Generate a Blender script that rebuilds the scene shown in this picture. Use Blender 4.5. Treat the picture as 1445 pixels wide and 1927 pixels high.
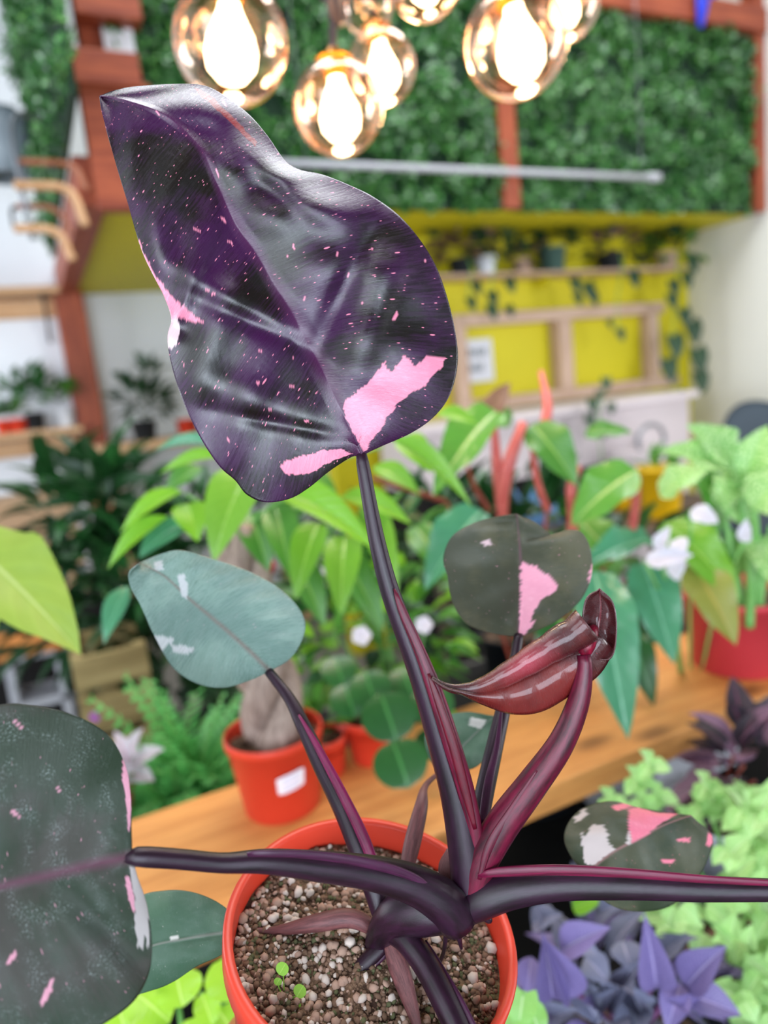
import bpy, bmesh, math, random
import numpy as np
from mathutils import Vector, Matrix, noise
random.seed(7)
for o in list(bpy.data.objects): bpy.data.objects.remove(o)
sc = bpy.context.scene
COL = sc.collection
# ------------------------------------------------------------------ camera
F, CX, CY = 1340.0, 722.5, 963.5          # photograph taken as 1445 x 1927
CAM = Vector((0, 0, 1.5))
RX = Vector((0.89096226, -0.1693921, 0.42129866))
RY = Vector((-0.44184838, -0.10954364, 0.89037644))
RZ = Vector((-0.10467215, -0.97944194, -0.17244488))
RIGHT = Vector((RX[0], RY[0], RZ[0])); DOWN = Vector((RX[1], RY[1], RZ[1])); FWD = Vector((RX[2], RY[2], RZ[2]))
def ray(u, v): return RIGHT*((u-CX)/F) + DOWN*((v-CY)/F) + FWD
def P(u, v, d): return CAM + ray(u, v)*d
def onx(u, v, x): r = ray(u, v); return CAM + r*((x-CAM.x)/r.x)
def ony(u, v, y): r = ray(u, v); return CAM + r*((y-CAM.y)/r.y)
def onz(u, v, z): r = ray(u, v); return CAM + r*((z-CAM.z)/r.z)
def px(w):
    c = w-CAM; d = c.dot(FWD); return CX+F*c.dot(RIGHT)/d, CY+F*c.dot(DOWN)/d, d
cd = bpy.data.cameras.new('camera'); cam = bpy.data.objects.new('camera', cd); COL.objects.link(cam)
cd.sensor_fit = 'VERTICAL'; cd.sensor_height = 36; cd.lens = F/1927*36
cd.clip_start = .02; cd.clip_end = 60
cd.dof.use_dof = True; cd.dof.focus_distance = .36; cd.dof.aperture_fstop = 4.0
m = Matrix.Identity(4)
for i in range(3):
    m[i][0] = RIGHT[i]; m[i][1] = -DOWN[i]; m[i][2] = -FWD[i]; m[i][3] = CAM[i]
cam.matrix_world = m; sc.camera = cam
# ------------------------------------------------------------------ light
w = bpy.data.worlds.new('overcast_sky'); sc.world = w; w.use_nodes = True
bg = w.node_tree.nodes['Background']; bg.inputs[0].default_value = (.80, .90, 1.0, 1); bg.inputs[1].default_value = .36
def area(name, loc, target, sx, sy, power, col):
    l = bpy.data.lights.new(name, 'AREA'); l.shape = 'RECTANGLE'; l.size = sx; l.size_y = sy; l.energy = power; l.color = col
    o = bpy.data.objects.new(name, l); COL.objects.link(o); o.location = loc
    o.rotation_euler = (Vector(target)-Vector(loc)).to_track_quat('-Z', 'Y').to_euler(); return o
area('shop_front_light', (-1.1, -2.4, 1.45), (-.2, 1.2, 1.35), 3.0, 1.7, 160, (.76, .87, 1))
area('shop_window_light', (-2.2, -1.0, 2.5), (.4, 1.2, 1.3), 1.6, 2.0, 60, (.84, .92, 1))
area('skylight_light', (1.5, 1.9, 4.8), (1.5, 1.9, 0), 3.4, 2.0, 170, (.94, .97, 1))
area('yellow_wall_fill', (4.1, -.6, 1.5), (2.6, 3.0, 1.6), 1.4, 2.2, 95, (.95, .97, 1))  # added fill without a visible source, brightens the yellow wall
area('white_wall_fill', (-2.95, 3.9, 1.7), (1, 4.2, 1.4), 2.2, 1.8, 125, (.88, .94, 1))  # added fill, no window here; lifts the white wall and recess
sc.view_settings.view_transform = 'Standard'; sc.view_settings.look = 'None'
sc.view_settings.exposure = 0.0; sc.view_settings.gamma = 1.0; sc.view_settings.use_curve_mapping = False
# ------------------------------------------------------------------ materials
def lin(c):
    if isinstance(c, str): c = [int(c[i:i+2], 16)/255 for i in (0, 2, 4)]
    return tuple((x/12.92 if x <= .04045 else ((x+.055)/1.055)**2.4) for x in c)+(1,)
class NT:
    def __init__(s, name):
        s.m = bpy.data.materials.new(name); s.m.use_nodes = True; s.t = s.m.node_tree; s.n = s.t.nodes
        s.b = s.n['Principled BSDF']; s.out = s.n['Material Output']
    def add(s, kind, **kw):
        n = s.n.new(kind)
        for k, v in kw.items():
            if k[0] == '_': n.inputs[int(k[1:]) if k[1:].isdigit() else k[1:]].default_value = v
            else: setattr(n, k, v)
        return n
    def link(s, a, b): s.t.links.new(a, b)
    def noise(s, scale, detail=3, vec=None, rough=.55):
        n = s.add('ShaderNodeTexNoise'); n.inputs['Scale'].default_value = scale; n.inputs['Detail'].default_value = detail; n.inputs['Roughness'].default_value = rough
        if vec is None: vec = s.coord()
        s.link(vec, n.inputs['Vector']); return n.outputs[0]
    def coord(s, w='Object'):
        if not hasattr(s, 'tc'): s.tc = s.add('ShaderNodeTexCoord')
        return s.tc.outputs[w]
    def uv(s): return s.coord('UV')
    def mapv(s, vec, sc=(1, 1, 1), loc=(0, 0, 0), rot=(0, 0, 0)):
        n = s.add('ShaderNodeMapping'); s.link(vec, n.inputs[0]); n.inputs[1].default_value = loc; n.inputs[2].default_value = rot; n.inputs[3].default_value = sc; return n.outputs[0]
    def ramp(s, fac, a, b, lo=.4, hi=.6):
        n = s.add('ShaderNodeMapRange'); n.interpolation_type = 'SMOOTHSTEP'; s.link(fac, n.inputs[0])
        n.inputs[1].default_value = lo; n.inputs[2].default_value = hi; n.inputs[3].default_value = a; n.inputs[4].default_value = b; return n.outputs[0]
    def mix(s, fac, a, b):
        n = s.add('ShaderNodeMix', data_type='RGBA')
        for i, v in ((0, fac), (6, a), (7, b)):
            if isinstance(v, (int, float)): n.inputs[i].default_value = v
            elif isinstance(v, tuple): n.inputs[i].default_value = v
            else: s.link(v, n.inputs[i])
        return n.outputs[2]
    def math(s, op, a, b=None):
        n = s.add('ShaderNodeMath', operation=op)
        for i, v in ((0, a), (1, b)):
            if v is None: continue
            if isinstance(v, (int, float)): n.inputs[i].default_value = v
            else: s.link(v, n.inputs[i])
        return n.outputs[0]
    def sep(s, vec):
        n = s.add('ShaderNodeSeparateXYZ'); s.link(vec, n.inputs[0]); return n.outputs
    def col(s, v):
        if isinstance(v, tuple): s.b.inputs['Base Color'].default_value = v
        else: s.link(v, s.b.inputs['Base Color'])
    def bump(s, h, strength=.3, dist=.01):
        n = s.add('ShaderNodeBump'); n.inputs['Strength'].default_value = strength; n.inputs['Distance'].default_value = dist
        s.link(h, n.inputs['Height']); s.link(n.outputs[0], s.b.inputs['Normal'])
    def rough(s, r, spec=.5):
        s.b.inputs['Roughness'].default_value = r; s.b.inputs['Specular IOR Level'].default_value = spec
    def translucent(s, col, fac):
        t = s.add('ShaderNodeBsdfTranslucent'); mx = s.add('ShaderNodeMixShader'); mx.inputs[0].default_value = fac
        if isinstance(col, tuple): t.inputs[0].default_value = col
        else: s.link(col, t.inputs[0])
        s.link(s.b.outputs[0], mx.inputs[1]); s.link(t.outputs[0], mx.inputs[2]); s.link(mx.outputs[0], s.out.inputs[0])
def plain(name, c, r=.6, var=.25, scale=8, spec=.4, metal=0, bump=0):
    t = NT(name); c = lin(c); d = tuple(x*(1-var) for x in c[:3])+(1,)
    n = t.noise(scale, 4); t.col(t.mix(n, d, tuple(min(1, x*(1+var*.6)) for x in c[:3])+(1,))); t.rough(r, spec); t.b.inputs['Metallic'].default_value = metal
    if bump: t.bump(n, bump, .01)
    return t.m
def woodmat(name, a, b, axis=0, r=.55, knots=True, sc=1.0):
    t = NT(name); s = [14*sc]*3; s[axis] = 1.2*sc
    v = t.mapv(t.coord(), tuple(s)); n = t.noise(3.0, 6, v, .65); n2 = t.noise(14.0, 3, v)
    c = t.mix(t.ramp(n, 0, 1, .35, .68), lin(a), lin(b))
    c = t.mix(t.ramp(n2, 0, .35, .5, .75), c, tuple(x*.6 for x in lin(b)[:3])+(1,))
    if knots:
        s2 = [9*sc]*3; s2[axis] = 4*sc
        vo = t.add('ShaderNodeTexVoronoi'); t.link(t.mapv(t.coord(), tuple(s2)), vo.inputs['Vector']); vo.inputs['Scale'].default_value = 1
        c = t.mix(t.ramp(vo.outputs['Distance'], .8, 0, .05, .22), c, tuple(x*.30 for x in lin(b)[:3])+(1,))
    t.col(c); t.rough(r, .4); t.bump(n2, .12, .004); return t.m
def leafmat(name, a, b, rib, r=.38, spec=.5, trans=.25, ribw=.035, veins=14, vein_s=.14, spots=None, spot_amt=.55, edge=None):
    """a/b: the two greens of the blade, rib: midrib colour; UV = (along, across)"""
    t = NT(name); a, b, rib = lin(a), lin(b), lin(rib); x = t.sep(t.uv())
    oi = t.add('ShaderNodeObjectInfo')
    ac = t.math('ABSOLUTE', t.math('SUBTRACT', x[1], .5))
    c = t.mix(t.math('ADD', t.math('MULTIPLY', oi.outputs['Random'], .5), t.math('MULTIPLY', t.noise(9, 2, t.mapv(t.uv(), (1, .7, 1))), .5)), a, b)
    ph = t.math('SUBTRACT', x[0], t.math('MULTIPLY', ac, .55))
    sv = t.math('SINE', t.math('MULTIPLY', ph, veins*6.283))
    c = t.mix(t.ramp(sv, 0, vein_s, .55, 1), c, tuple(min(1, q*1.5+.01) for q in b[:3])+(1,))
    if spots:
        c = t.mix(t.ramp(t.noise(26, 3, t.mapv(t.uv(), (1, .8, 1)), .7), 0, 1, 1-spot_amt, 1.08-spot_amt), c, lin(spots))
    if edge: c = t.mix(t.ramp(ac, 0, 1, .40, .47), c, lin(edge))
    c = t.mix(t.ramp(ac, 1, 0, ribw*.5, ribw), c, rib)
    t.col(c); t.rough(r, spec); t.bump(t.math('ADD', t.math('MULTIPLY', sv, .5), t.ramp(ac, 1, 0, 0, ribw*1.5)), .12, .004)
    if trans: t.translucent(t.mix(.5, c, tuple(min(1, q*1.6) for q in b[:3])+(1,)), trans)
    return t.m
# ------------------------------------------------------------------ geometry helpers
def mesh(name, vs, fs, smooth=True, uvs=None):
    me = bpy.data.meshes.new(name); me.from_pydata([tuple(v) for v in vs], [], fs)
    if uvs is not None:
        ul = me.uv_layers.new(name='UVMap'); li = np.zeros(len(me.loops), int); me.loops.foreach_get('vertex_index', li)
        ul.data.foreach_set('uv', np.asarray(uvs, float)[li].ravel())
    if smooth: me.polygons.foreach_set('use_smooth', [True]*len(me.polygons))
    me.update(); return me
def rloc(p):
    v = Vector((0, 0, 0))
    while p is not None: v += p.location; p = p.parent
    return v
def obj(name, vs, fs, mat, parent=None, smooth=True, uvs=None, loc=None):
    """vs in world coordinates; a child keeps them relative to its parent's origin"""
    base = rloc(parent) if parent else Vector(loc) if loc is not None else Vector((0, 0, 0))
    me = mesh(name, [Vector(v)-base for v in vs], fs, smooth, uvs)
    if mat: me.materials.append(mat)
    o = bpy.data.objects.new(name, me); COL.objects.link(o)
    if parent: o.parent = parent
    elif loc is not None: o.location = loc
    return o
def tag(o, label, cat, group=None, kind=None):
    if label: o['label'] = label
    if cat: o['category'] = cat
    if group: o['group'] = group
    if kind: o['kind'] = kind
    return o
def thing(name, loc, label, cat, group=None):
    o = bpy.data.objects.new(name, None); COL.objects.link(o); o.location = loc; o.empty_display_size = .05
    return tag(o, label, cat, group)
def boxvf(lo, hi, bev=0.0):
    lo, hi = Vector(lo), Vector(hi); bm = bmesh.new(); bmesh.ops.create_cube(bm, size=1)
    for v in bm.verts: v.co = Vector([lo[i]+(v.co[i]+.5)*(hi[i]-lo[i]) for i in range(3)])
    if bev: bmesh.ops.bevel(bm, geom=list(bm.edges), offset=bev, segments=2, affect='EDGES', profile=.6)
    bm.verts.index_update(); vs = [v.co.copy() for v in bm.verts]; fs = [[v.index for v in f.verts] for f in bm.faces]; bm.free(); return vs, fs
def box(name, lo, hi, mat, parent=None, bev=.004, loc=None):
    vs, fs = boxvf(lo, hi, bev); return obj(name, vs, fs, mat, parent, False, None, loc)
def struct(name, lo, hi, mat, bev=0):
    lo, hi = Vector(lo), Vector(hi); o = box(name, lo, hi, mat, None, bev, (lo+hi)/2); o['kind'] = 'structure'; return o
def catmull(pts, n):
    pts = np.asarray(pts, float); k = len(pts)
    if k == 2: return np.array([pts[0]+(pts[1]-pts[0])*t for t in np.linspace(0, 1, n)])
    ext = np.vstack([2*pts[0]-pts[1], pts, 2*pts[-1]-pts[-2]]); fine = []
    for i in range(k-1):
        p0, p1, p2, p3 = ext[i:i+4]
        for t in np.linspace(0, 1, 12, endpoint=False):
            fine.append(.5*((2*p1)+(-p0+p2)*t+(2*p0-5*p1+4*p2-p3)*t*t+(-p0+3*p1-3*p2+p3)*t**3))
    fine.append(pts[-1]); fine = np.array(fine)
    s = np.concatenate([[0], np.cumsum(np.linalg.norm(np.diff(fine[:, :3 if fine.shape[1] > 2 else 2], axis=0), axis=1))])
    q = np.linspace(0, s[-1], n); return np.stack([np.interp(q, s, fine[:, j]) for j in range(fine.shape[1])], 1)
def tubevf(path, n=24, seg=12, flat=1.0, up=None, groove=0.0, dirv=None):
    """path rows (x,y,z,r); flat squeezes along 'up'; groove cuts a channel on the side facing dirv"""
    c = catmull(path, n); vs = []; fs = []; uvs = []; prev = None
    for i in range(n):
        p = Vector(c[i, :3]); t = Vector(c[min(i+1, n-1), :3]-c[max(i-1, 0), :3]).normalized()
        if prev is None:
            a = Vector(up) if up is not None else (Vector((0, 0, 1)) if abs(t.z) < .9 else Vector((1, 0, 0)))
        else: a = prev
        a = (a-t*a.dot(t)).normalized(); prev = a; b = t.cross(a)
        for k in range(seg):
            th = 2*math.pi*k/seg; rr = c[i, 3]
            if groove: rr *= 1-groove*max(0, math.cos(th))**6
            vs.append(p+a*(math.cos(th)*rr*flat)+b*(math.sin(th)*rr)); uvs.append((i/(n-1), k/seg))
    for i in range(n-1):
        for k in range(seg):
            fs.append((i*seg+k, i*seg+(k+1) % seg, (i+1)*seg+(k+1) % seg, (i+1)*seg+k))
    fs.append(tuple(reversed(range(seg)))); fs.append(tuple((n-1)*seg+k for k in range(seg)))
    return vs, fs, uvs
def tube(name, path, mat, parent=None, n=24, seg=12, loc=None, **kw):
    vs, fs, uvs = tubevf(path, n, seg, **kw); return obj(name, vs, fs, mat, parent, True, uvs, loc)
def ptube(name, pp, mat, parent, n=30, seg=14, **kw):
    """pp rows: pixel u, v, depth, radius in pixels"""
    path = [tuple(P(u, v, d))+(r*d/F,) for u, v, d, r in pp]; return tube(name, path, mat, parent, n, seg, **kw)
def lathevf(prof, origin, seg=40, axis=None):
    """prof rows (radius, height); axis = up direction"""
    up = Vector(axis).normalized() if axis is not None else Vector((0, 0, 1)); a = up.orthogonal().normalized(); b = up.cross(a); o = Vector(origin)
    vs = []; fs = []
    for r, h in prof:
        for k in range(seg):
            th = 2*math.pi*k/seg; vs.append(o+up*h+a*(math.cos(th)*r)+b*(math.sin(th)*r))
    for i in range(len(prof)-1):
        for k in range(seg): fs.append((i*seg+k, i*seg+(k+1) % seg, (i+1)*seg+(k+1) % seg, (i+1)*seg+k))
    return vs, fs
def lathe(name, prof, origin, mat, parent=None, seg=40, axis=None, loc=None, smooth=True):
    vs, fs = lathevf(prof, origin, seg, axis); return obj(name, vs, fs, mat, parent, smooth, None, loc)
SHAPES = {
 'ovate': lambda t: math.sin(math.pi*min(1, t**.72))**.8*(1-.15*t),
 'lance': lambda t: math.sin(math.pi*t**.85)**1.1,
 'heart': lambda t: (math.sin(math.pi*min(1, (t+.09)/1.09)**.58))**.75,
 'oblong': lambda t: max(0, 1-abs(2*t-1)**2.6)**.6,
 'round': lambda t: math.sqrt(max(0, 1-(2*t-1)**2)),
 'strap': lambda t: min(1, t*6+.35)*max(0, 1-t**5),
}
_LM = {}
def unit_leaf(shape, bend, fold, wav, nu=12, nv=5):
    key = (shape, bend, fold, wav)
    if key in _LM: return _LM[key]
    vs = []; fs = []; uvs = []; f = SHAPES[shape]; mx = max(f(i/40) for i in range(41))
    for i in range(nu+1):
        t = i/nu; wd = .5*f(t)/mx
        th = bend*t; y = math.sin(th)/bend if abs(bend) > 1e-3 else t; z = -(1-math.cos(th))/bend if abs(bend) > 1e-3 else 0
        for j in range(-nv, nv+1):
            s = j/nv; x = wd*s
            zz = fold*abs(s)*wd*1.0-.25*fold*wd*s*s + wav*math.sin(t*14+(1 if s > 0 else 2))*s*s*wd
            if shape == 'heart': y2 = y-.16*abs(s)*max(0, 1-t*3.2)*(1 if abs(s) > .25 else abs(s)*4)
            else: y2 = y
            vs.append((x, y2, z+zz)); uvs.append((t, .5+.5*s))
    w_ = 2*nv+1
    for i in range(nu):
        for j in range(2*nv): fs.append((i*w_+j, i*w_+j+1, (i+1)*w_+j+1, (i+1)*w_+j))
    _LM[key] = mesh('leaf_'+shape, vs, fs, True, uvs); return _LM[key]
def leaf(parent, base, tip, nrm, width, mat, shape='ovate', bend=.7, fold=.25, wav=.0, name='leaf'):
    me = unit_leaf(shape, bend, fold, wav); o = bpy.data.objects.new(name, me); COL.objects.link(o)
    if not me.materials: me.materials.append(None)
    o.parent = parent; o.material_slots[0].link = 'OBJECT'; o.material_slots[0].material = mat
    th = bend; ch = Vector((0, math.sin(th)/th, -(1-math.cos(th))/th)) if abs(bend) > 1e-3 else Vector((0, 1, 0))
    d = tip-base; L = d.length/ch.length; yv = d.normalized(); n = (nrm-yv*nrm.dot(yv)).normalized(); xv = yv.cross(n)
    ang = math.atan2(ch.z, ch.y)           # chord angle in the local yz plane
    Y = yv*math.cos(-ang)+n*math.sin(-ang); Z = n*math.cos(-ang)-yv*math.sin(-ang)
    M = Matrix.Identity(4)
    for i in range(3): M[i][0] = xv[i]*width; M[i][1] = Y[i]*L; M[i][2] = Z[i]*L if abs(width) > 2*L else Z[i]*L
    base = base-rloc(parent)
    for i in range(3): M[i][3] = base[i]
    o.matrix_basis = M; return o
def pleaf(parent, u0, v0, d0, u1, v1, d1, wpx, mat, shape='ovate', bend=.7, fold=.25, wav=0, up=.6, side=0, name='leaf'):
    b, t = P(u0, v0, d0), P(u1, v1, d1); view = (CAM-(b+t)/2).normalized()
    n = view*(1-up)+Vector((0, 0, 1))*up+RIGHT*side
    return leaf(parent, b, t, n, wpx*(d0+d1)/2/F, mat, shape, bend, fold, wav, name)
def potprof(r, h, t=.003, taper=.74, lip=.012):
    return [(0, 0), (r*taper, 0), (r*taper+.002, .002), (r*.955, h-lip), (r*1.0, h-lip), (r*1.0, h-.002), (r-.001, h), (r-t, h), (r-t-.001, h-.003), (r*.93, h-lip-.01), (r*.90, h*.72)]
def potted(name, base, r, h, potmat, soilmat, label, cat='potted plant', group=None, taper=.74):
    root = thing(name, base, label, cat, group); lathe('pot', potprof(r, h, taper=taper), base, potmat, root)
    vs, fs = lathevf([(.001, h*.84), (r*.3, h*.85), (r*.6, h*.835), (r*.93, h*.83)], base, 24)
    for v in vs: v.z += noise.noise(v*60)*.004
    obj('soil', vs, fs, soilmat, root); return root
# ------------------------------------------------------------------ material set
M_white = plain('white_paint', 'e9ecf2', .75, .04, 2); M_cream = plain('cream_wall_paint', 'e3e1da', .8, .05, 2)
M_yellow = plain('yellow_paint', 'cfc314', .6, .07, 3); M_floor = plain('concrete_floor', '77736c', .7, .2, 4, bump=.1)
M_red = woodmat('red_stained_wood', 'a65232', '7a3220', 2, .5, False); M_redx = woodmat('red_stained_rail', 'a65232', '7a3220', 0, .5, False)
M_plank = woodmat('pine_plank', 'e6a25c', 'cd8848', 0, .5); M_pale = woodmat('pale_pine', 'cdb09c', 'b4947e', 0, .6, False)
M_palez = woodmat('pale_pine_upright', 'cdb09c', 'b4947e', 2, .6, False)
M_tan = woodmat('bent_beech', 'd8ab80', 'c08f63', 2, .45, False); M_block = plain('cinder_block', 'b3b3b8', .95, .2, 30, .2, 0, .4)
M_black = plain('black_metal', '17181a', .5, .2, 10); M_dark = plain('dark_bench', '1d1b1b', .8, .3, 8, .2)
M_soil = NT('potting_soil'); M_soil.col(M_soil.mix(M_soil.ramp(M_soil.noise(90, 4), 0, 1, .4, .65), lin('3a2c24'), lin('7d6654'))); M_soil.rough(.95, .1); M_soil.bump(M_soil.noise(160, 4), .8, .004); M_soil = M_soil.m
M_potred = plain('orange_red_plastic', 'd8402a', .42, .05, 3, .45); M_potred2 = plain('coral_red_plastic', 'd23f48', .45, .05, 3)
M_potdark = plain('dark_plastic_pot', '22262a', .5, .2, 6); M_potgreen = plain('grey_green_pot', '3f5a52', .5, .1, 5)
M_trunk = woodmat('grey_brown_bark', 'a89488', '7a665c', 2, .8, False, 3)
# ------------------------------------------------------------------ the room
struct('floor', (-3, -2.5, -.1), (4.4, 5.4, 0), M_floor)
struct('wall_back', (-3, 5.2, 0), (4.4, 5.32, 4.9), M_white)
struct('wall_right', (4.20, .6, 0), (4.4, 5.2, 4.9), M_cream)
struct('wall_left', (-3.1, -.4, 0), (-3, 5.2, 4.9), M_white)
struct('wall_yellow', (1.45, 3.62, 0), (4.20, 3.74, 2.3), M_yellow)
struct('ceiling', (.36, 3.12, 2.3), (4.20, 5.2, 2.42), M_yellow)          # underside of the mezzanine
M_hall = woodmat('brown_ceiling_boards', '7a5f4c', '5c4436', 0, .7, False); struct('ceiling', (-3, -2.5, 4.9), (4.4, .8, 5.0), M_hall)      # unseen boarded ceiling, added to block sky and warm the leaf reflections
# red stained framing of the mezzanine front
struct('trim_1', (.30, 3.0, 2.28), (.40, 5.2, 2.46), M_red, .004)
struct('trim_2', (4.12, 3.02, 2.3), (4.20, 3.12, 4.15), M_red, .004)
zt = ony(1130, 6, 3.05).z
struct('trim_3', (.3, 3.0, zt-.03), (4.20, 3.12, zt+.10), M_redx, .004)
xm = ony(945, 190, 3.05).x
struct('trim_4', (xm-.05, 3.02, 2.3), (xm+.05, 3.075, zt), M_red, .004)
a_, b_ = ony(150, 250, 3.05), ony(215, 250, 3.05)
struct('trim_5', (.40, 3.02, 2.3), (b_.x+.02, 3.10, zt), M_red, .004)       # corner post of the gallery
for k, (v0, v1) in enumerate(((-10, 38), (113, 166))):
    p, q = ony(140, v1, 2.98), ony(255, v0, 2.98); struct('trim_%d' % (6+k), (p.x, 2.92, p.z), (q.x, 3.02, q.z), M_redx, .004)
p, q = ony(165, 280, 2.98), ony(250, 372, 2.98); struct('trim_8', (p.x, 2.95, 2.26), (q.x+.12, 3.02, q.z+.40), M_redx, .004)
p = ony(142, 640, 5.1); struct('trim_9', (p.x-.085, 5.02, 0), (p.x+.085, 5.18, 2.3), M_red, .006)   # tall post by the wall shelves
p, q = ony(200, 118, 3.02), ony(244, 40, 3.02); struct('trim_10', (p.x, 3.0, p.z), (q.x, 3.018, q.z), M_white)
# ------------------------------------------------------------------ boxwood panels
M_box = leafmat('boxwood_leaf', '2f6b38', '4f9a52', '5aa55a', .35, .6, .2, .06)
M_boxback = plain('hedge_backing', '14301c', .9, .3, 20)
def hedge(name, o, ux, uz, w_, h_, nrm, n, label, seed):
    """flat backing grid covered with small real leaves"""
    rnd = random.Random(seed); o, ux, uz, nrm = map(Vector, (o, ux, uz, nrm))
    root = thing(name, o, label, 'hedge panel', 'artificial boxwood panels on the mezzanine')
    vs, fs = [], []
    c = [o+ux*(w_*(a if nrm.y else .12+.88*a))+uz*(h_*b)+nrm*d for d in (0, .02) for a, b in ((0, 0), (1, 0), (1, 1), (0, 1))]
    obj('backing', c, [(0, 1, 2, 3), (7, 6, 5, 4), (0, 4, 5, 1), (1, 5, 6, 2), (2, 6, 7, 3), (3, 7, 4, 0)], M_boxback, root, False)
    vs, fs, uvs = [], [], []
    for _ in range(n):
        clump = .5+.5*noise.noise(Vector((rnd.random(), 0, 0)))
        p = o+ux*(rnd.random()*w_)+uz*(rnd.random()*h_); d = .01+.09*rnd.random()**1.3*max(.1, .5+1.3*noise.noise(p*6))
        if noise.noise(p*9+Vector((5, 5, 5))) < -.22: continue
        ax = (ux*rnd.uniform(-1, 1)+uz*rnd.uniform(-1, .8)+nrm*rnd.uniform(.1, .8)).normalized()
        sd = ax.cross(nrm+ux*rnd.uniform(-.7, .7)+uz*rnd.uniform(-.2, 1.1)).normalized(); up = sd.cross(ax)
        L = rnd.uniform(.026, .044); W = L*.40; b = p+nrm*d; i0 = len(vs)
        vs += [b, b+ax*(L*.45)+sd*W+up*.004, b+ax*L, b+ax*(L*.45)-sd*W+up*.004, b+ax*(L*.5)]
        fs += [(i0, i0+1, i0+4), (i0+1, i0+2, i0+4), (i0+2, i0+3, i0+4), (i0+3, i0, i0+4)]
        uvs += [(0, .5), (.5, 1), (1, .5), (.5, 0), (.5, .5)]
    l = obj('leaves', vs, fs, M_boxl, root, False, uvs); l['kind'] = 'stuff'
    return root
t = NT('boxwood_leaf_mass')
nz = t.noise(45, 2); nb = t.noise(2.5, 3)
c = t.mix(t.ramp(nz, 0, 1, .42, .72), lin('174a1e'), lin('64ae58')); c = t.mix(t.ramp(nb, 0, .6, .45, .65), c, lin('22602c')); c = t.mix(t.ramp(t.noise(70, 1), 0, .9, .58, .68), c, lin('8fcf62'))  # yellow-green variation, with leaf highlights also painted in as pale noise
t.col(c); t.rough(.28, .9); t.translucent(c, .1); M_boxl = t.m
zh = zt-.03-2.3
hedge('boxwood_panel', (b_.x+.02, 3.09, 2.30), (1, 0, 0), (0, 0, 1), xm-.05-b_.x-.02, zh, (0, -1, 0), 15000, 'artificial boxwood panel behind the globe lights, left of the red divider post', 1)
hedge('boxwood_panel', (xm+.05, 3.09, 2.30), (1, 0, 0), (0, 0, 1), 4.12-xm-.05, zh, (0, -1, 0), 13000, 'artificial boxwood panel between the red divider post and the white right wall', 2)
p0, p1 = onx(160, 120, .28), onx(38, 120, .28)
hedge('boxwood_panel', (.29, p0.y, 2.44), (0, 1, 0), (0, 0, 1), onx(62, 250, .29).y-p0.y, 2.3, (-1, 0, 0), 9000, 'narrow boxwood panel seen edge-on at the far left above the wall shelves', 3)
# ------------------------------------------------------------------ light tube in front of the hedge
M_tube = plain('grey_white_tube_housing', 'b4b4ba', .3, .04, 4); M_silver = plain('grey_metal', '8d9096', .35, .1, 6, .5, .7)
a, b = ony(520, 289, 2.9), ony(1235, 347, 2.9); zz_ = (a.z+b.z)/2
root = thing('tube_light', (a.x, 2.9, zz_), 'long slim grey-white tube light hung across the boxwood panels', 'tube light')
tube('housing', [(a.x, 2.9, zz_, .015), (b.x-.06, 2.9, zz_, .015)], M_tube, root, 4, 12)
tube('end_cap', [(b.x-.06, 2.9, zz_, .022), (b.x+.02, 2.9, zz_, .022)], M_tube, root, 4, 12)
for f in (.06, .5, .95):
    x = a.x+(b.x-a.x)*f; tube('hanger', [(x, 2.9, zz_+.015, .0025), (x, 2.9, zt+.02, .0025), (x, 3.0, zt+.04, .0025)], M_silver, root, 8, 6)
# blue streamer and glazing on top of the mezzanine rail
M_pane = plain('dark_upper_glazing', '2f3a4a', .2, .3, 3); M_blue = plain('blue_plastic', '2038c8', .35, .2, 10)
p = ony(1350, -40, 3.3)
o = box('upper_window', (2.6, 3.5, zt+.06), (4.18, 3.53, zt+.9), M_pane, None, .002, (3.4, 3.5, zt+.06)); tag(o, 'dark upper glazing above the red mezzanine rail', 'window'); o['kind'] = 'structure'; o.name = 'window_1'; del o['category']
for x in (2.9, 3.4, 3.9): box('mullion', (x-.02, 3.46, zt+.06), (x+.02, 3.5, zt+.9), M_silver, o, .002)
q = ony(1318, 52, 2.98)
vs, fs = [], []
pth = [tuple(q+Vector((0, 0, 0)))+(.02,), tuple(q+Vector((.0, -.01, .07)))+(.035,), tuple(q+Vector((.02, .0, .15)))+(.05,), tuple(q+Vector((.03, .03, .3)))+(.09,)]
root = thing('blue_bag', q+Vector((0, 0, 0)), 'bright blue plastic bag drooping over the top rail of the mezzanine', 'bag')
tube('tail', pth, M_blue, root, 12, 12, flat=.5, up=(0, 1, 0))
for k, (dx, dz, r) in enumerate(((-.14, .24, .05), (.12, .22, .07), (.2, .3, .06))):
    vs, fs = lathevf([(.001, -r), (r*.7, -r*.6), (r, 0), (r*.6, r*.7), (.001, r)], q+Vector((dx, .05, dz)), 12)
    obj('fold', [v+noise.noise_vector(v*30)*.012 for v in vs], fs, M_blue, root)
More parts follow.
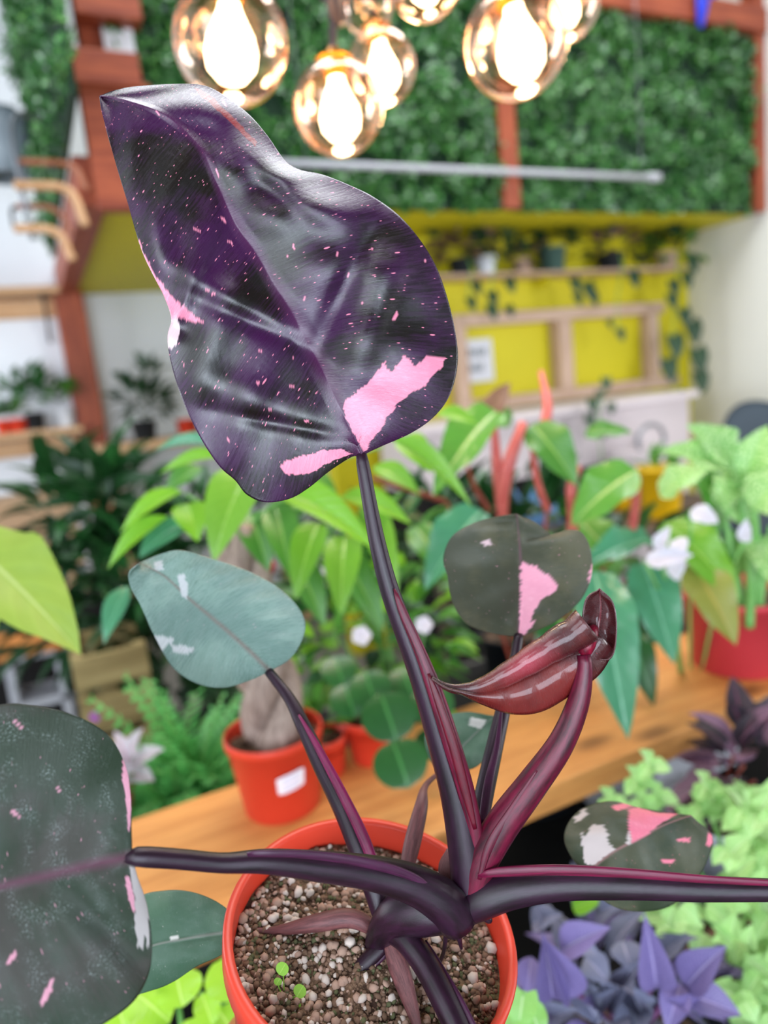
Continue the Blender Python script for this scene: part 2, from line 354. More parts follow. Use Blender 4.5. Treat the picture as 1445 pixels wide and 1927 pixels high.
# ------------------------------------------------------------------ left: shelves on the white wall
M_shelf = woodmat('shelf_pine', 'd6ae84', 'b98c62', 0, .6, False)
def shelf(u1, v1, label, name='wall_shelf', xl=-1.6, th=.04):
    q = ony(u1, v1, 4.92); root = thing(name, (xl, 5.06, q.z), label, 'shelf', 'pine shelves on the white wall')
    box('board', (xl, 4.92, q.z-th), (q.x, 5.19, q.z), M_shelf, root)
    box('back_rail', (xl, 5.14, q.z-.16), (q.x-.02, 5.19, q.z-th-.01), M_shelf, root)
    for x in (q.x-.10, q.x-.75): 
        box('bracket', (x-.012, 4.95, q.z-th-.012), (x+.012, 5.19, q.z-th), M_black, root, .002)
        tube('brace', [(x, 4.96, q.z-th-.01, .01), (x, 5.08, q.z-th-.16, .01), (x, 5.18, q.z-th-.27, .01)], M_black, root, 8, 6)
    return q
s1 = shelf(112, 536, 'empty upper pine shelf with black brackets beside the red post')
s2 = shelf(155, 800, 'lower pine shelf holding small plants in red pots beside the red post')
# bent wooden rods on the wall above the shelf
M_copper = woodmat('bent_rosewood', 'a9694a', '8a4f38', 2, .45, False)
y0 = 2.84; a = ony(28, 348, y0)
root = thing('bentwood_rack', (a.x, y0, a.z), 'rack of four bent wooden rods hanging from the red gallery beam at left', 'rack')
for k, (ua, va, ub, ve, mt, r) in enumerate(((26, 348, 141, 425, M_tan, .016), (26, 430, 121, 490, M_tan, .015), (30, 303, 150, 350, M_copper, .011), (30, 388, 120, 440, M_copper, .009))):
    yy = y0+(.06 if k > 1 else 0); a, b, e = ony(ua, va, yy), ony(ub, va, yy), ony(ub+6, ve, yy)
    tube('rod', [(a.x, yy, a.z, r), ((a.x+b.x)/2, yy, a.z, r), (b.x-.075, yy, a.z, r), (b.x-.045, yy, a.z-.005, r), (b.x-.018, yy, a.z-.022, r), (b.x-.003, yy, a.z-.055, r), (b.x+.002, yy, a.z-.085, r), (b.x+.012, yy, e.z, r)], mt, root, 26, 12)
a = ony(34, 303, y0+.03); e = ony(34, 440, y0+.03)
tube('mounting_bar', [(a.x, y0+.03, e.z-.02, .008), (a.x, y0+.03, a.z+.12, .008), (a.x+.1, y0+.1, a.z+.16, .008), (.305, 3.02, a.z+.12, .008)], M_silver, root, 16, 8)
# grey lamp head with its cord at the far left
q = ony(8, 270, 4.3); root = thing('wall_lamp', q, 'grey metal lamp head at the far left edge with a dangling black cord', 'lamp')
M_grey = plain('grey_lamp_metal', '8b959e', .4, .1, 5, .5)
lathe('head', [(.001, .16), (.09, .16), (.13, .10), (.14, -.16), (.12, -.17), (.11, -.1), (.001, -.05)], q, M_grey, root, 24)
a = ony(22, 430, 4.3); tube('cord', [tuple(q+Vector((.03, 0, -.15)))+(.012,), tuple(q+Vector((.04, .02, -.3)))+(.010,), (a.x+.02, a.y, a.z+.1, .010), (a.x+.01, a.y, a.z, .008)], M_black, root, 16, 8)
tube('wall_arm', [tuple(q+Vector((0, .1, .1)))+(.015,), (q.x, 5.19, q.z+.1, .015)], M_grey, root, 4, 8)
# ------------------------------------------------------------------ yellow wall: shelf, frame, sign
zs = ony(1000, 512, 3.45).z
root = thing('plant_shelf', (1.6, 3.5, zs), 'long pale wall shelf carrying trailing plants on the yellow wall', 'shelf')
box('board', (1.6, 3.42, zs-.016), (ony(1300, 505, 3.4).x, 3.615, zs), M_pale, root)
for x in (1.9, 2.9, 3.7): box('bracket', (x-.006, 3.50, zs-.07), (x+.006, 3.615, zs-.017), M_yellow, root)
yf = 3.56
x0, x1, x2 = ony(866, 670, yf).x, ony(1059, 665, yf).x, ony(1226, 650, yf).x
ztp, zbt = ony(1000, 597, yf).z, ony(1050, 742, yf).z
root = thing('timber_frame', (x0, yf, zbt), 'pale open timber frame with two bays mounted on the yellow wall', 'frame')
for nm, lo, hi in (('top_rail', (x0-.05, yf-.03, ztp-.03), (x2+.10, yf+.055, ztp+.04)), ('bottom_rail', (x0-.05, yf-.03, zbt-.04), (x2+.22, yf+.055, zbt+.03)),
                   ('post', (x0-.045, yf-.03, zbt+.03), (x0+.035, yf+.055, ztp-.03)), ('post', (x1-.05, yf-.04, zbt+.03), (x1+.05, yf+.055, ztp-.03)), ('post', (x2-.04, yf-.03, zbt+.03), (x2+.04, yf+.055, ztp-.03))):
    box(nm, lo, hi, M_pale if 'rail' in nm else M_palez, root)
M_paper = plain('white_paper', 'd5d6dd', .8, .04, 3); M_ink = plain('grey_ink', '7b8288', .8, .1, 20)
a, b = ony(874, 640, yf), ony(934, 715, yf)
root = thing('paper_notice', (a.x, yf+.02, b.z), 'white paper notice with two grey printed lines in the timber frame', 'notice')
box('sheet', (a.x, yf+.02, b.z), (b.x, yf+.03, a.z), M_paper, root, .001)
for (u0, v0, u1, v1) in ((882, 655, 920, 668), (884, 684, 914, 698)):      # two illegible blurred lines: broken strokes
    p, q = ony(u0, v0, yf), ony(u1, v1, yf); n = 5
    for k in range(n):
        xa = p.x+(q.x-p.x)*k/n; box('print', (xa+.004, yf+.016, q.z), (xa+(q.x-p.x)/n*.72, yf+.021, p.z-(.012 if k % 2 else 0)), M_ink, root, 0)
# white counter and objects in front of the yellow wall
zc = ony(1150, 752, 3.2).z
M_pinkwhite = plain('pinkish_white_laminate', 'd2c6c8', .6, .05, 3); zl_ = ony(1150, 868, 3.1).z; xr_ = ony(1290, 800, 3.1).x
root = thing('white_counter', (2.9, 3.3, 0), 'pinkish-white counter at the foot of the yellow wall', 'counter')
box('base', (1.7, 3.12, 0), (xr_-.02, 3.55, zl_), M_dark, root, .006); box('front_panel', (1.7, 3.07, zl_), (xr_, 3.55, zc-.04), M_pinkwhite, root, .006); box('top', (1.68, 3.02, zc-.04), (xr_+.03, 3.56, zc), M_pinkwhite, root, .006)
q = ony(1225, 828, 2.9); root = thing('metal_hoop', (q.x, 2.9, q.z), 'grey metal hoop handle on a tall pinkish-white bin before the counter', 'hoop handle')
tube('hoop', [tuple(q+Vector((.1*math.sin(x), 0, .1-.0+.085*math.cos(x)-.1)))+(.012,) for x in np.linspace(-2.2, 2.2, 15)], M_silver, root, 30, 8)
box('bin', (q.x-.22, 2.8, 0), (q.x+.16, 3.0, q.z-.045), M_pinkwhite, root, .01)
# dark rounded chair back at the right edge
q = ony(1395, 805, 2.2); M_chair = plain('charcoal_upholstery', '3a444d', .8, .15, 12, .3)
root = thing('round_chair', (q.x+.1, 2.3, 0), 'charcoal rounded chair back by the white wall at the right edge', 'chair')
vs = []; fs = []; n1, n2 = 18, 8
cc = q+Vector((.12, .05, -.16)); rr = .34
for side in (0, 1):
    for i in range(n1+1):
        for j in range(n2+1):
            th = math.pi*i/n1; s = j/n2; x = -math.cos(th)*rr*s; z = math.sin(th)*rr*.8*s
            vs.append(cc+Vector((x, (.05-.05*s**4)*(1 if side else -1)+.10*(x/rr)**2*-1, z)))
W_ = n2+1; off = (n1+1)*W_
for i in range(n1):
    for j in range(n2):
        a = i*W_+j; fs += [(a, a+1, a+W_+1, a+W_), (off+a, off+a+W_, off+a+W_+1, off+a+1)]
    a = i*W_+n2; fs.append((a, off+a, off+a+W_, a+W_))
obj('backrest', vs, fs, M_chair, root)
vs, fs = lathevf([(.001, .0), (.27, .0), (.3, .03), (.3, .08), (.27, .11), (.001, .12)], cc+Vector((0, -.18, -.36)), 32); obj('seat', vs, fs, M_chair, root)
for sx in (-1, 1):
    tube('arm_post', [tuple(cc+Vector((.26*sx, -.02, -.3)))+(.018,), tuple(cc+Vector((.28*sx, -.03, .05)))+(.018,)], M_black, root, 4, 8)
    for sy in (-.4, .02): tube('leg', [tuple(cc+Vector((.2*sx, sy, -.35)))+(.015,), (cc.x+.24*sx, cc.y+sy, .0, .012)], M_black, root, 4, 8)
# ------------------------------------------------------------------ chandelier
t = NT('amber_glass'); lw = t.add('ShaderNodeLayerWeight'); lw.inputs[0].default_value = .35
tr = t.add('ShaderNodeBsdfTransparent'); tr.inputs[0].default_value = (1.0, .85, .75, 1); gl = t.add('ShaderNodeBsdfGlossy'); gl.inputs[0].default_value = (1, .80, .66, 1); gl.inputs[1].default_value = .04
mx = t.add('ShaderNodeMixShader'); t.link(t.ramp(lw.outputs['Facing'], .16, .85, .05, 1.0), mx.inputs[0]); t.link(tr.outputs[0], mx.inputs[1]); t.link(gl.outputs[0], mx.inputs[2]); t.link(mx.outputs[0], t.out.inputs[0]); M_glass = t.m
t = NT('warm_bulb'); em = t.add('ShaderNodeEmission'); em.inputs[0].default_value = (1, .78, .50, 1); em.inputs[1].default_value = 14; t.link(em.outputs[0], t.out.inputs[0]); M_bulb = t.m
M_brass = plain('brass', 'd08a2a', .3, .15, 20, .5, .9); M_iron = plain('dark_iron', '4a4347', .4, .2, 10, .5, .6)
hub = P(628, -30, .98)
ch = thing('globe_chandelier', hub, 'amber glass globe chandelier with glowing bulbs hanging above the leaf', 'chandelier')
lathe('hub', [(.001, -.05), (.012, -.05), (.014, -.02), (.022, -.015), (.022, .02), (.012, .03), (.007, .05), (.007, 1.2), (.001, 1.2)], hub, M_iron, ch, 16)
GL = [(435, 82, .92, 108, (435, 100)), (637, 204, 1.0, 84, (640, 222)), (718, 128, 1.12, 66, (722, 140)), (970, 82, .95, 97, (980, 100)), (1066, 12, 1.12, 60, (1062, 20)), (800, -38, .88, 70, (800, -30)), (690, 8, 1.08, 52, (690, -20))]
for k, (u, v, d, rpx, bp) in enumerate(GL):
    c = P(u, v, d); r = rpx*d/F; up = Vector((0, 0, 1)); ax = (up*.97+(hub-c).normalized()*.12).normalized()
    prof = [(r*math.sin(a), -r*math.cos(a)) for a in np.linspace(.02, math.pi*.88, 22)]
    g = lathe('globe', prof, c, M_glass, ch, 40, ax)
    R = r*.45; h0 = -r*.42
    bprof = [(.001, -R*1.15), (R*.55, -R*.98), (R*.92, -R*.55), (R, 0), (R*.9, R*.5), (R*.62, R*1.1), (R*.42, R*1.6), (R*.38, R*1.9), (.001, R*1.95)]
    bc = P(bp[0], bp[1], d)
    if k != 6:
        lathe('bulb', bprof, bc, M_bulb, ch, 24, ax)
        pl = bpy.data.lights.new('bulb_glow', 'POINT'); pl.energy = 1.6; pl.color = (1, .72, .42); pl.shadow_soft_size = .03
        po = bpy.data.objects.new('bulb_glow', pl); COL.objects.link(po); po.location = bc-ax*(R*1.9)
    s0 = c+ax*(r*.62)
    lathe('socket', [(.001, -.0), (R*.5, 0), (R*.55, .01), (R*.55, r*.30), (r*.40, r*.33), (r*.42, r*.40), (r*.2, r*.46), (.008, r*.60), (.001, r*.60)], s0, M_brass, ch, 20, ax)
    top = s0+ax*(r*.60); elbow = top+Vector((0, 0, .03+.05*(hub.z-top.z > .15)))
    arm = [tuple(top)+(.006,), tuple(elbow)+(.006,), tuple(elbow.lerp(hub, .12)+Vector((0, 0, .012)))+(.006,), tuple(hub)+(.006,)] if k != 1 else [tuple(top)+(.006,), tuple(top.lerp(hub, .5))+(.006,), tuple(hub)+(.006,)]
    tube('arm', arm, M_iron, ch, 20, 10)
# ------------------------------------------------------------------ bench, blocks and plank
BZ, PZ = .70, .95
root = thing('display_bench', (.8, .9, 0), 'dark low bench under the pine plank', 'bench')
box('top', (-1.0, .10, BZ-.05), (2.8, 1.65, BZ), M_dark, root, .004)
for x in (-.95, .8, 2.7):
    for y in (.16, 1.58): box('leg', (x, y, 0), (x+.07, y+.05, BZ-.05), M_dark, root, .003)
o = box('pine_plank', (-.34, .715, PZ-.04), (2.2, .985, PZ), M_plank, None, .003, (.9, .85, PZ-.04)); tag(o, 'pine plank shelf carrying the orange-red pots', 'plank')
def block(name, x0, y0, z0, sx, sy, sz, axis, label, group='grey cinder blocks'):
    """hollow concrete block with two through cells; axis = direction of the cells (0 x, 1 y)"""
    bm = bmesh.new(); bmesh.ops.create_cube(bm, size=1)
    for v in bm.verts: v.co = Vector((x0+(v.co.x+.5)*sx, y0+(v.co.y+.5)*sy, z0+(v.co.z+.5)*sz))
    bm.free(); w = .03; root = thing(name, (x0+sx/2, y0+sy/2, z0), label, 'cinder block', group)
    vs, fs = [], []
    def add(lo, hi):
        v, f = boxvf(lo, hi, .004); n = len(vs); vs.extend(v); fs.extend([[i+n for i in q] for q in f])
    hi = (x0+sx, y0+sy, z0+sz)
    add((x0, y0, z0), (hi[0], hi[1], z0+w)); add((x0, y0, hi[2]-w), hi); m_ = z0+sz/2; add((x0, y0, m_-w/2), (hi[0], hi[1], m_+w/2))
    if axis == 1: add((x0, y0, z0), (x0+w, hi[1], hi[2])); add((hi[0]-w, y0, z0), hi)
    else: add((x0, y0, z0), (hi[0], y0+w, hi[2])); add((x0, hi[1]-w, z0), hi)
    obj('shell', vs, fs, M_block, root, False); return root
for x, lab in ((-.30, 'cinder block holding up the left end of the plank'), (.78, 'cinder block under the middle of the plank'), (1.9, 'cinder block holding up the right end of the plank')):
    block('cinder_block', x, .76, BZ, .19, .19, PZ-.04-BZ, 0, lab)
# blocks, board and boxes in the far left
p = P(62, 1225, 2.5); zl = p.z
bw = .19
block('cinder_block', p.x-.10, p.y, zl-.39, bw, .19, .39, 1, 'upright cinder block with two cells at the far left under an orange board')
block('cinder_block', p.x-.10, p.y, 0, bw, .19, zl-.39, 1, 'lower cinder block of the far left stack')
o = box('orange_board', (p.x-.9, p.y-.05, zl), (p.x+.16, p.y+.3, zl+.045), woodmat('orange_board_wood', 'c8823c', 'a8642c', 0, .6, False), None, .003, (p.x, p.y+.1, zl)); tag(o, 'orange-brown board laid on the far left cinder blocks', 'board')
M_tanbox = plain('tan_cardboard', 'a98b6c', .85, .12, 6); M_crate = woodmat('weathered_crate', '9c8a5c', '7a6840', 0, .8, False)
p = P(60, 985, 2.9); o = box('cardboard_box', (p.x-.35, p.y, p.z-.32), (p.x+.17, p.y+.35, p.z+.10), M_tanbox, None, .006, (p.x, p.y+.17, p.z-.32)); tag(o, 'tan cardboard box standing behind the dark leafy plant at far left', 'box')
o = box('storage_cabinet', (p.x-.5, p.y-.05, 0), (p.x+.3, p.y+.45, p.z-.32), M_dark, None, .006, (p.x, p.y+.2, 0)); tag(o, 'dark low cabinet beneath the tan cardboard box', 'cabinet')
p = P(205, 1330, 1.62); root = thing('wooden_crate', (p.x, p.y+.1, 0), 'weathered olive-tan slatted crate on the floor behind the fern', 'crate')
for yy in (p.y-.01, p.y+.20):
    for k in range(7): box('slat', (p.x-.06, yy, p.z+.13-.10*k-.075), (p.x+.10, yy+.012, p.z+.13-.10*k), M_crate, root, .002)
for sx in (-.06, .075):
    for sy in (.003, .174): box('corner_post', (p.x+sx, p.y+sy, 0), (p.x+sx+.025, p.y+sy+.025, p.z+.13), M_crate, root, .002)
# ------------------------------------------------------------------ the philodendron in front
def inpoly(x, y, poly):
    c = False; j = len(poly)-1
    for i in range(len(poly)):
        xi, yi = poly[i]; xj, yj = poly[j]
        if (yi > y) != (yj > y) and x < (xj-xi)*(y-yi)/(yj-yi+1e-12)+xi: c = not c
        j = i
    return c
_BB = {}
def bb(poly):
    k = id(poly)
    if k not in _BB: xs = [p[0] for p in poly]; ys = [p[1] for p in poly]; _BB[k] = (min(xs)-12, min(ys)-12, max(xs)+12, max(ys)+12, poly)
    return _BB[k][:4]
def blade(name, parent, mid, left, right, mat, nu=120, nv=40, bulge=(.006, .006), corr=(.002, 6), ribpx=10, pink=(), pale=(), red=(), jag=5, thick=.0006, relief=None):
    """leaf blade lofted from a midrib and two margins, rows (u, v, depth); pigment masks are stored per vertex"""
    A, B, C = catmull(mid, nu+1), catmull(left, nu+1), catmull(right, nu+1); vs = []; fs = []; uvs = []; pig = []
    for i in range(nu+1):
        t = i/nu; L = math.hypot(B[i][0]-A[i][0], B[i][1]-A[i][1])
        for j in range(-nv, nv+1):
            s = j/nv; a = abs(s); E_ = B[i] if s < 0 else C[i]; q = A[i]*(1-a)+E_*a
            # lateral veins sweep forward: the row leaves the rib pointing at the tip
            k = min(nu, i+int(.10*nu*math.sin(math.pi*a)*(1-t))); q = q+(A[k]-A[i])*(1-a)*a*.9
            d = q[2]-bulge[0 if s < 0 else 1]*math.sin(math.pi*a)*math.sin(math.pi*min(1, t*1.0+.08))
            d += corr[0]*math.sin(2*math.pi*(corr[1]*t+(.3 if s < 0 else .8)+.5*a))*math.sin(math.pi*a)**.7*min(1, t*5)
            if relief: d += relief(t, s, q)
            wpx = math.hypot(E_[0]-A[i][0], E_[1]-A[i][1])*a; rb = max(0, 1-wpx/(ribpx*(1.15-t)+1e-6)); d -= .0008*rb
            w_ = P(q[0], q[1], d); vs.append(w_); uvs.append((t, .5+.5*s))
            m = [0, 0, 0]
            for g, polys in enumerate((pink, pale, red)):
                for poly in polys:
                    x0, y0, x1, y1 = bb(poly)
                    if q[0] < x0 or q[0] > x1 or q[1] < y0 or q[1] > y1: continue
                    jg = jag*min(1, max(x1-x0-24, y1-y0-24)/70); nx = noise.noise(Vector((t*60, s*4, 3)))*jg+noise.noise(Vector((t*140, s*9, 8)))*jg*.5
                    dx, dy = (E_[0]-A[i][0])/(L+60), (E_[1]-A[i][1])/(L+60)
                    if inpoly(q[0]+dx*nx, q[1]+dy*nx, poly): m[g] = 1
            pig.append((m[0], rb, m[1], m[2]))
    W = 2*nv+1
    for i in range(nu):
        for j in range(2*nv): fs.append((i*W+j, (i+1)*W+j, (i+1)*W+j+1, i*W+j+1))
    o = obj(name, vs, fs, mat, parent, True, uvs)
    ca = o.data.color_attributes.new('pig', 'FLOAT_COLOR', 'POINT'); ca.data.foreach_set('color', np.array(pig, float).ravel())
    md = o.modifiers.new('thickness', 'SOLIDIFY'); md.thickness = thick; md.offset = 0
    return o
def philomat(name, dark, mid_, rib, pinkc, palec='d9b9bd', r=.34, speck=.12, dust=0, streak=.25, lo=.42, hi=.62, spec=.5, redc='8a2420', trans=.08, bmp=.45, coat=0):
    t = NT(name); at = t.add('ShaderNodeAttribute', attribute_name='pig'); s = t.add('ShaderNodeSeparateColor'); t.link(at.outputs['Color'], s.inputs[0])
    uv = t.uv(); low = t.noise(28, 3, None, .5); st = t.noise(6, 4, t.mapv(uv, (34, 1.4, 1)), .6)
    f = t.math('ADD', low, t.math('MULTIPLY', t.math('SUBTRACT', st, .5), streak))
    c = t.mix(t.ramp(f, 0, 1, lo, hi), lin(dark), lin(mid_))
    if dust:
        dn = t.noise(9, 2, t.mapv(uv, (1.3, 1, 1))); d2 = t.noise(120, 4, t.mapv(uv, (1.3, 1, 1)), .8)
        c = t.mix(t.math('MULTIPLY', t.ramp(dn, 0, 1, .45, .7), t.ramp(d2, 0, dust, .5, .72)), c, lin('aebcb8'))
    # small pink flecks lying along the lateral veins
    for sc_, thr, dens in (((110, 17, 1), .17, 1-speck), ((56, 9, 1), .13, 1-speck*.5), ((200, 36, 1), .2, 1-speck)):
        vo = t.add('ShaderNodeTexVoronoi'); t.link(t.mapv(uv, sc_), vo.inputs['Vector']); vo.inputs['Scale'].default_value = 1; vo.inputs['Randomness'].default_value = .9
        vc = t.add('ShaderNodeSeparateColor'); t.link(vo.outputs['Color'], vc.inputs[0])
        k = t.math('MULTIPLY', t.ramp(vo.outputs['Distance'], 1, 0, thr*.7, thr), t.ramp(vc.outputs[0], 0, 1, dens-.02, dens))
        c = t.mix(k, c, lin(pinkc))
    c = t.mix(t.math('MULTIPLY', s.outputs[1], .85), c, lin(rib))
    pn = t.noise(8, 4, t.mapv(uv, (20, 2, 1)), .6)
    pk = t.mix(t.ramp(pn, 0, .55, .45, .75), lin(pinkc), tuple(min(1, x*1.15+.08) for x in lin(pinkc)[:3])+(1,))
    c = t.mix(s.outputs[0], c, pk); c = t.mix(s.outputs[2], c, lin(palec)); c = t.mix(t.math('MULTIPLY', at.outputs['Alpha'], .8), c, lin(redc))
    t.col(c); t.b.inputs['Specular IOR Level'].default_value = spec
    t.link(t.ramp(st, r-.06, r+.10, .3, .7), t.b.inputs['Roughness'])
    fine = t.noise(10, 3, t.mapv(uv, (90, 5, 1)), .7); t.bump(t.math('ADD', t.math('MULTIPLY', st, .7), t.math('MULTIPLY', fine, .5)), bmp, .0016)
    t.b.inputs['Coat Weight'].default_value = coat; t.b.inputs['Coat Roughness'].default_value = .27
    if trans: t.translucent(c, trans)
    return t.m
M_hero = philomat('philodendron_dark_leaf', '100b09', '340c38', '481c43', 'e0809a', r=.25, speck=.30, spec=.6, trans=.03, bmp=.28, coat=.32, lo=.36, hi=.62, streak=.35)
M_left = philomat('philodendron_dusty_green_leaf', '20301f', '35332c', '5a2f42', 'c98a9c', 'a8a09e', .36, .06, .75)
M_grey = philomat('philodendron_glare_grey_leaf', '5d7a70', '708c80', '6d5a52', 'c9b3b6', 'b4b6b6', .28, .02, 0, .6, spec=.8)  # grey-green blade, its sky glare partly put into the lighter base colour
M_olive = philomat('philodendron_olive_leaf', '3c3f2c', '55523a', '6a4450', 'ef9fb5', 'd9b9bd', .36, .05, .2)
M_varieg = philomat('philodendron_variegated_leaf', '2c3822', '4a4c36', '9a6a6a', 'e8798e', 'cdbdb8', .4, .04, .2)
M_small = philomat('philodendron_plain_green_leaf', '3c5a44', '4c6a52', '7a7a70', 'b9b0a8', 'c5c0b8', .38, .02, .3)
M_new = philomat('philodendron_new_red_leaf', '4a1216', '7e2420', '7a1a2a', 'b83a50', 'c05a60', .2, .05, 0, .05, spec=.8, trans=.2)
M_new.node_tree.nodes['Principled BSDF'].inputs['Coat Weight'].default_value = .8; M_new.node_tree.nodes['Principled BSDF'].inputs['Coat Roughness'].default_value = .12
def stemmat(name, a, b, r=.32, lo=.35, hi=.65):
    t = NT(name); n = t.noise(4, 4, t.mapv(t.uv(), (1.5, 3, 1))); st = t.noise(12, 3, t.mapv(t.uv(), (3, 40, 1)))
    t.col(t.mix(t.ramp(t.math('ADD', t.math('MULTIPLY', n, .6), t.math('MULTIPLY', st, .4)), 0, 1, lo, hi), lin(a), lin(b))); t.rough(r, .4); t.bump(st, .15, .001); return t.m
M_stem = stemmat('dark_purple_petiole', '140a10', '2e1428'); M_stemred = stemmat('wine_red_petiole', '2a0a14', '6e1030')
M_sheath = stemmat('magenta_sheath', '4a0f30', '8a1c50', .3); M_sheathd = stemmat('purple_sheath', '280f20', '4e1e40', .35); M_dry = stemmat('brown_dry_sheath', '4a2a2c', '7a4a4a', .5)
# pot: rim centre, tilted a little towards the viewer and to the right
rim = P(701, 1742, .381); fw = Vector((FWD.x, FWD.y, 0)).normalized(); sd = Vector((RIGHT.x, RIGHT.y, 0)).normalized()
PAX = (Vector((0, 0, 1))*1.0-fw*.17+sd*.26).normalized(); PR, PH = .0785, .135
pbase = rim-PAX*PH
ph = thing('philodendron', pbase, 'dark purple pink-flecked philodendron in an orange-red pot, the sharp plant in front', 'potted plant')
lathe('pot', [(0, 0), (PR*.74, 0), (PR*.745, .002), (PR*.93, PH-.016), (PR*.99, PH-.015), (PR, PH-.002), (PR-.0008, PH), (PR-.0045, PH), (PR-.0052, PH-.002), (PR*.915, PH-.02), (PR*.86, PH*.6)], pbase, M_potred, ph, 72, PAX)
a_ = PAX.orthogonal().normalized(); b_ = PAX.cross(a_); SH = PH-.017
def soilh(x, y): return SH+.004*noise.noise(Vector((x*30, y*30, 1)))+.0015*noise.noise(Vector((x*110, y*110, 5)))+.006*max(0, 1-((x/.04)**2+(y/.04)**2))
vs, fs = [], []
nr, na = 40, 90
for i in range(nr+1):
    for k in range(na):
        r = PR*.925*i/nr+.0005; x, y = r*math.cos(6.2832*k/na), r*math.sin(6.2832*k/na); vs.append(pbase+a_*x+b_*y+PAX*soilh(x, y))
for i in range(nr):
    for k in range(na): fs.append((i*na+k, i*na+(k+1) % na, (i+1)*na+(k+1) % na, (i+1)*na+k))
t = NT('gritty_soil'); n1 = t.noise(120, 4, None, .7); n2 = t.noise(22, 3); c = t.mix(t.ramp(n1, 0, 1, .38, .66), lin('3b2a22'), lin('8a6e58')); c = t.mix(t.ramp(n2, 0, .6, .5, .68), c, lin('585a3c')); t.col(c); t.rough(.95, .15); t.bump(n1, .9, .003)
obj('soil', vs, fs, t.m, ph)
def grains(name, n, rmin, rmax, mat, seed, emb=.25, sq=.8):
    rnd = random.Random(seed); g = (1+5**.5)/2; ico = [Vector(v).normalized() for v in ((-1, g, 0), (1, g, 0), (-1, -g, 0), (1, -g, 0), (0, -1, g), (0, 1, g), (0, -1, -g), (0, 1, -g), (g, 0, -1), (g, 0, 1), (-g, 0, -1), (-g, 0, 1))]
    fi = [(0, 11, 5), (0, 5, 1), (0, 1, 7), (0, 7, 10), (0, 10, 11), (1, 5, 9), (5, 11, 4), (11, 10, 2), (10, 7, 6), (7, 1, 8), (3, 9, 4), (3, 4, 2), (3, 2, 6), (3, 6, 8), (3, 8, 9), (4, 9, 5), (2, 4, 11), (6, 2, 10), (8, 6, 7), (9, 8, 1)]
    vs, fs = [], []
    for _ in range(n):
        r = PR*.90*math.sqrt(rnd.random()); th = rnd.uniform(0, 6.283); x, y = r*math.cos(th), r*math.sin(th); R = rmin+(rmax-rmin)*rnd.random()**2.2
        p = pbase+a_*x+b_*y+PAX*(soilh(x, y)+R*emb); sx, sy, sz = rnd.uniform(.7, 1.25), rnd.uniform(.7, 1.25), rnd.uniform(.6, 1.2); i0 = len(vs); rot = Matrix.Rotation(rnd.uniform(0, 6), 3, Vector((rnd.random(), rnd.random(), rnd.random()+.1)).normalized())
        vs += [p+rot @ Vector((v.x*sx*R, v.y*sy*R, v.z*sz*R))*rnd.uniform(.8, 1.15) for v in ico]; fs += [tuple(i+i0 for i in f) for f in fi]
    o = obj(name, vs, fs, mat, ph, True); o['kind'] = 'stuff'; return o
M_perl = plain('perlite_white', 'cdbfb4', .9, .35, 200, .2); M_pum = plain('pinkish_pumice', 'ab8d7c', .9, .35, 200, .2); M_crumb = plain('soil_crumb', '79604f', .95, .5, 200, .1); M_moss = plain('algae_crumb', '5f6145', .95, .5, 160, .1)
grains('perlite', 420, .0011, .0034, M_perl, 3, .45); grains('pumice', 1000, .0009, .0030, M_pum, 4, .3); grains('soil_crumbs', 3800, .0006, .0022, M_crumb, 5, .2); grains('algae_crumbs', 1300, .0006, .002, M_moss, 6, .2)
# stem crown
ptube('stem', [(700, 1800, .385, 14), (712, 1765, .378, 24), (745, 1725, .371, 38), (800, 1712, .366, 45), (850, 1705, .364, 42), (880, 1690, .365, 36), (890, 1650, .365, 26)], M_stem, ph, 30, 20)
for q in (((850, 1735, .362, 7), (862, 1760, .362, 6), (868, 1785, .364, 3)), ((893, 1705, .36, 8), (915, 1728, .361, 7), (922, 1732, .362, 6)), ((840, 1745, .364, 5), (835, 1790, .372, 4), (820, 1830, .385, 3))): ptube('aerial_root', q, M_stem, ph, 10, 8)
def petiole(name, pp, mat, sheath=None, smat=None, n=40, groove=0):
    o = ptube(name, pp, mat, ph, n, 18, **({'groove': groove, 'up': -FWD} if groove else {}))
    if sheath: 
        for k, s in enumerate(sheath): ptube('sheath', s, smat or M_sheath, o, 30, 12, flat=.45, up=-FWD)
    return o
HB = (681, 858, .356)
petiole('petiole', [(885, 1700, .364, 36), (878, 1620, .363, 33), (858, 1500, .362, 29), (828, 1390, .361, 26), (795, 1280, .360, 23), (762, 1190, .359, 20), (733, 1110, .358, 18), (712, 1030, .357, 16), (696, 950, .357, 14), (683, 875, .3565, 12.5), (679, 848, .3565, 9)], M_stem,
        [[(742, 1108, .352, 2), (757, 1150, .351, 8), (790, 1225, .351, 11), (818, 1300, .351, 15), (850, 1400, .352, 17), (874, 1480, .354, 17), (893, 1560, .356, 14), (898, 1640, .358, 8)]], M_stemred)
ptube('sheath', [(806, 1268, .349, 3), (825, 1320, .3485, 8), (852, 1400, .3495, 10), (876, 1490, .352, 9), (894, 1560, .354, 4)], stemmat('deep_red_groove', '32020f', '6a0622', .35), ph, 24, 10, flat=.4, up=-FWD)
hl = [(681, 858), (664, 858), (640, 872), (612, 892), (580, 918), (545, 938), (500, 945), (465, 931), (443, 904), (414, 878), (382, 832), (352, 772), (331, 715), (319, 668), (316, 632), (323, 600), (311, 562), (290, 520), (270, 478), (254, 430), (240, 380), (225, 330), (210, 280), (198, 236), (191, 204), (188, 181)]
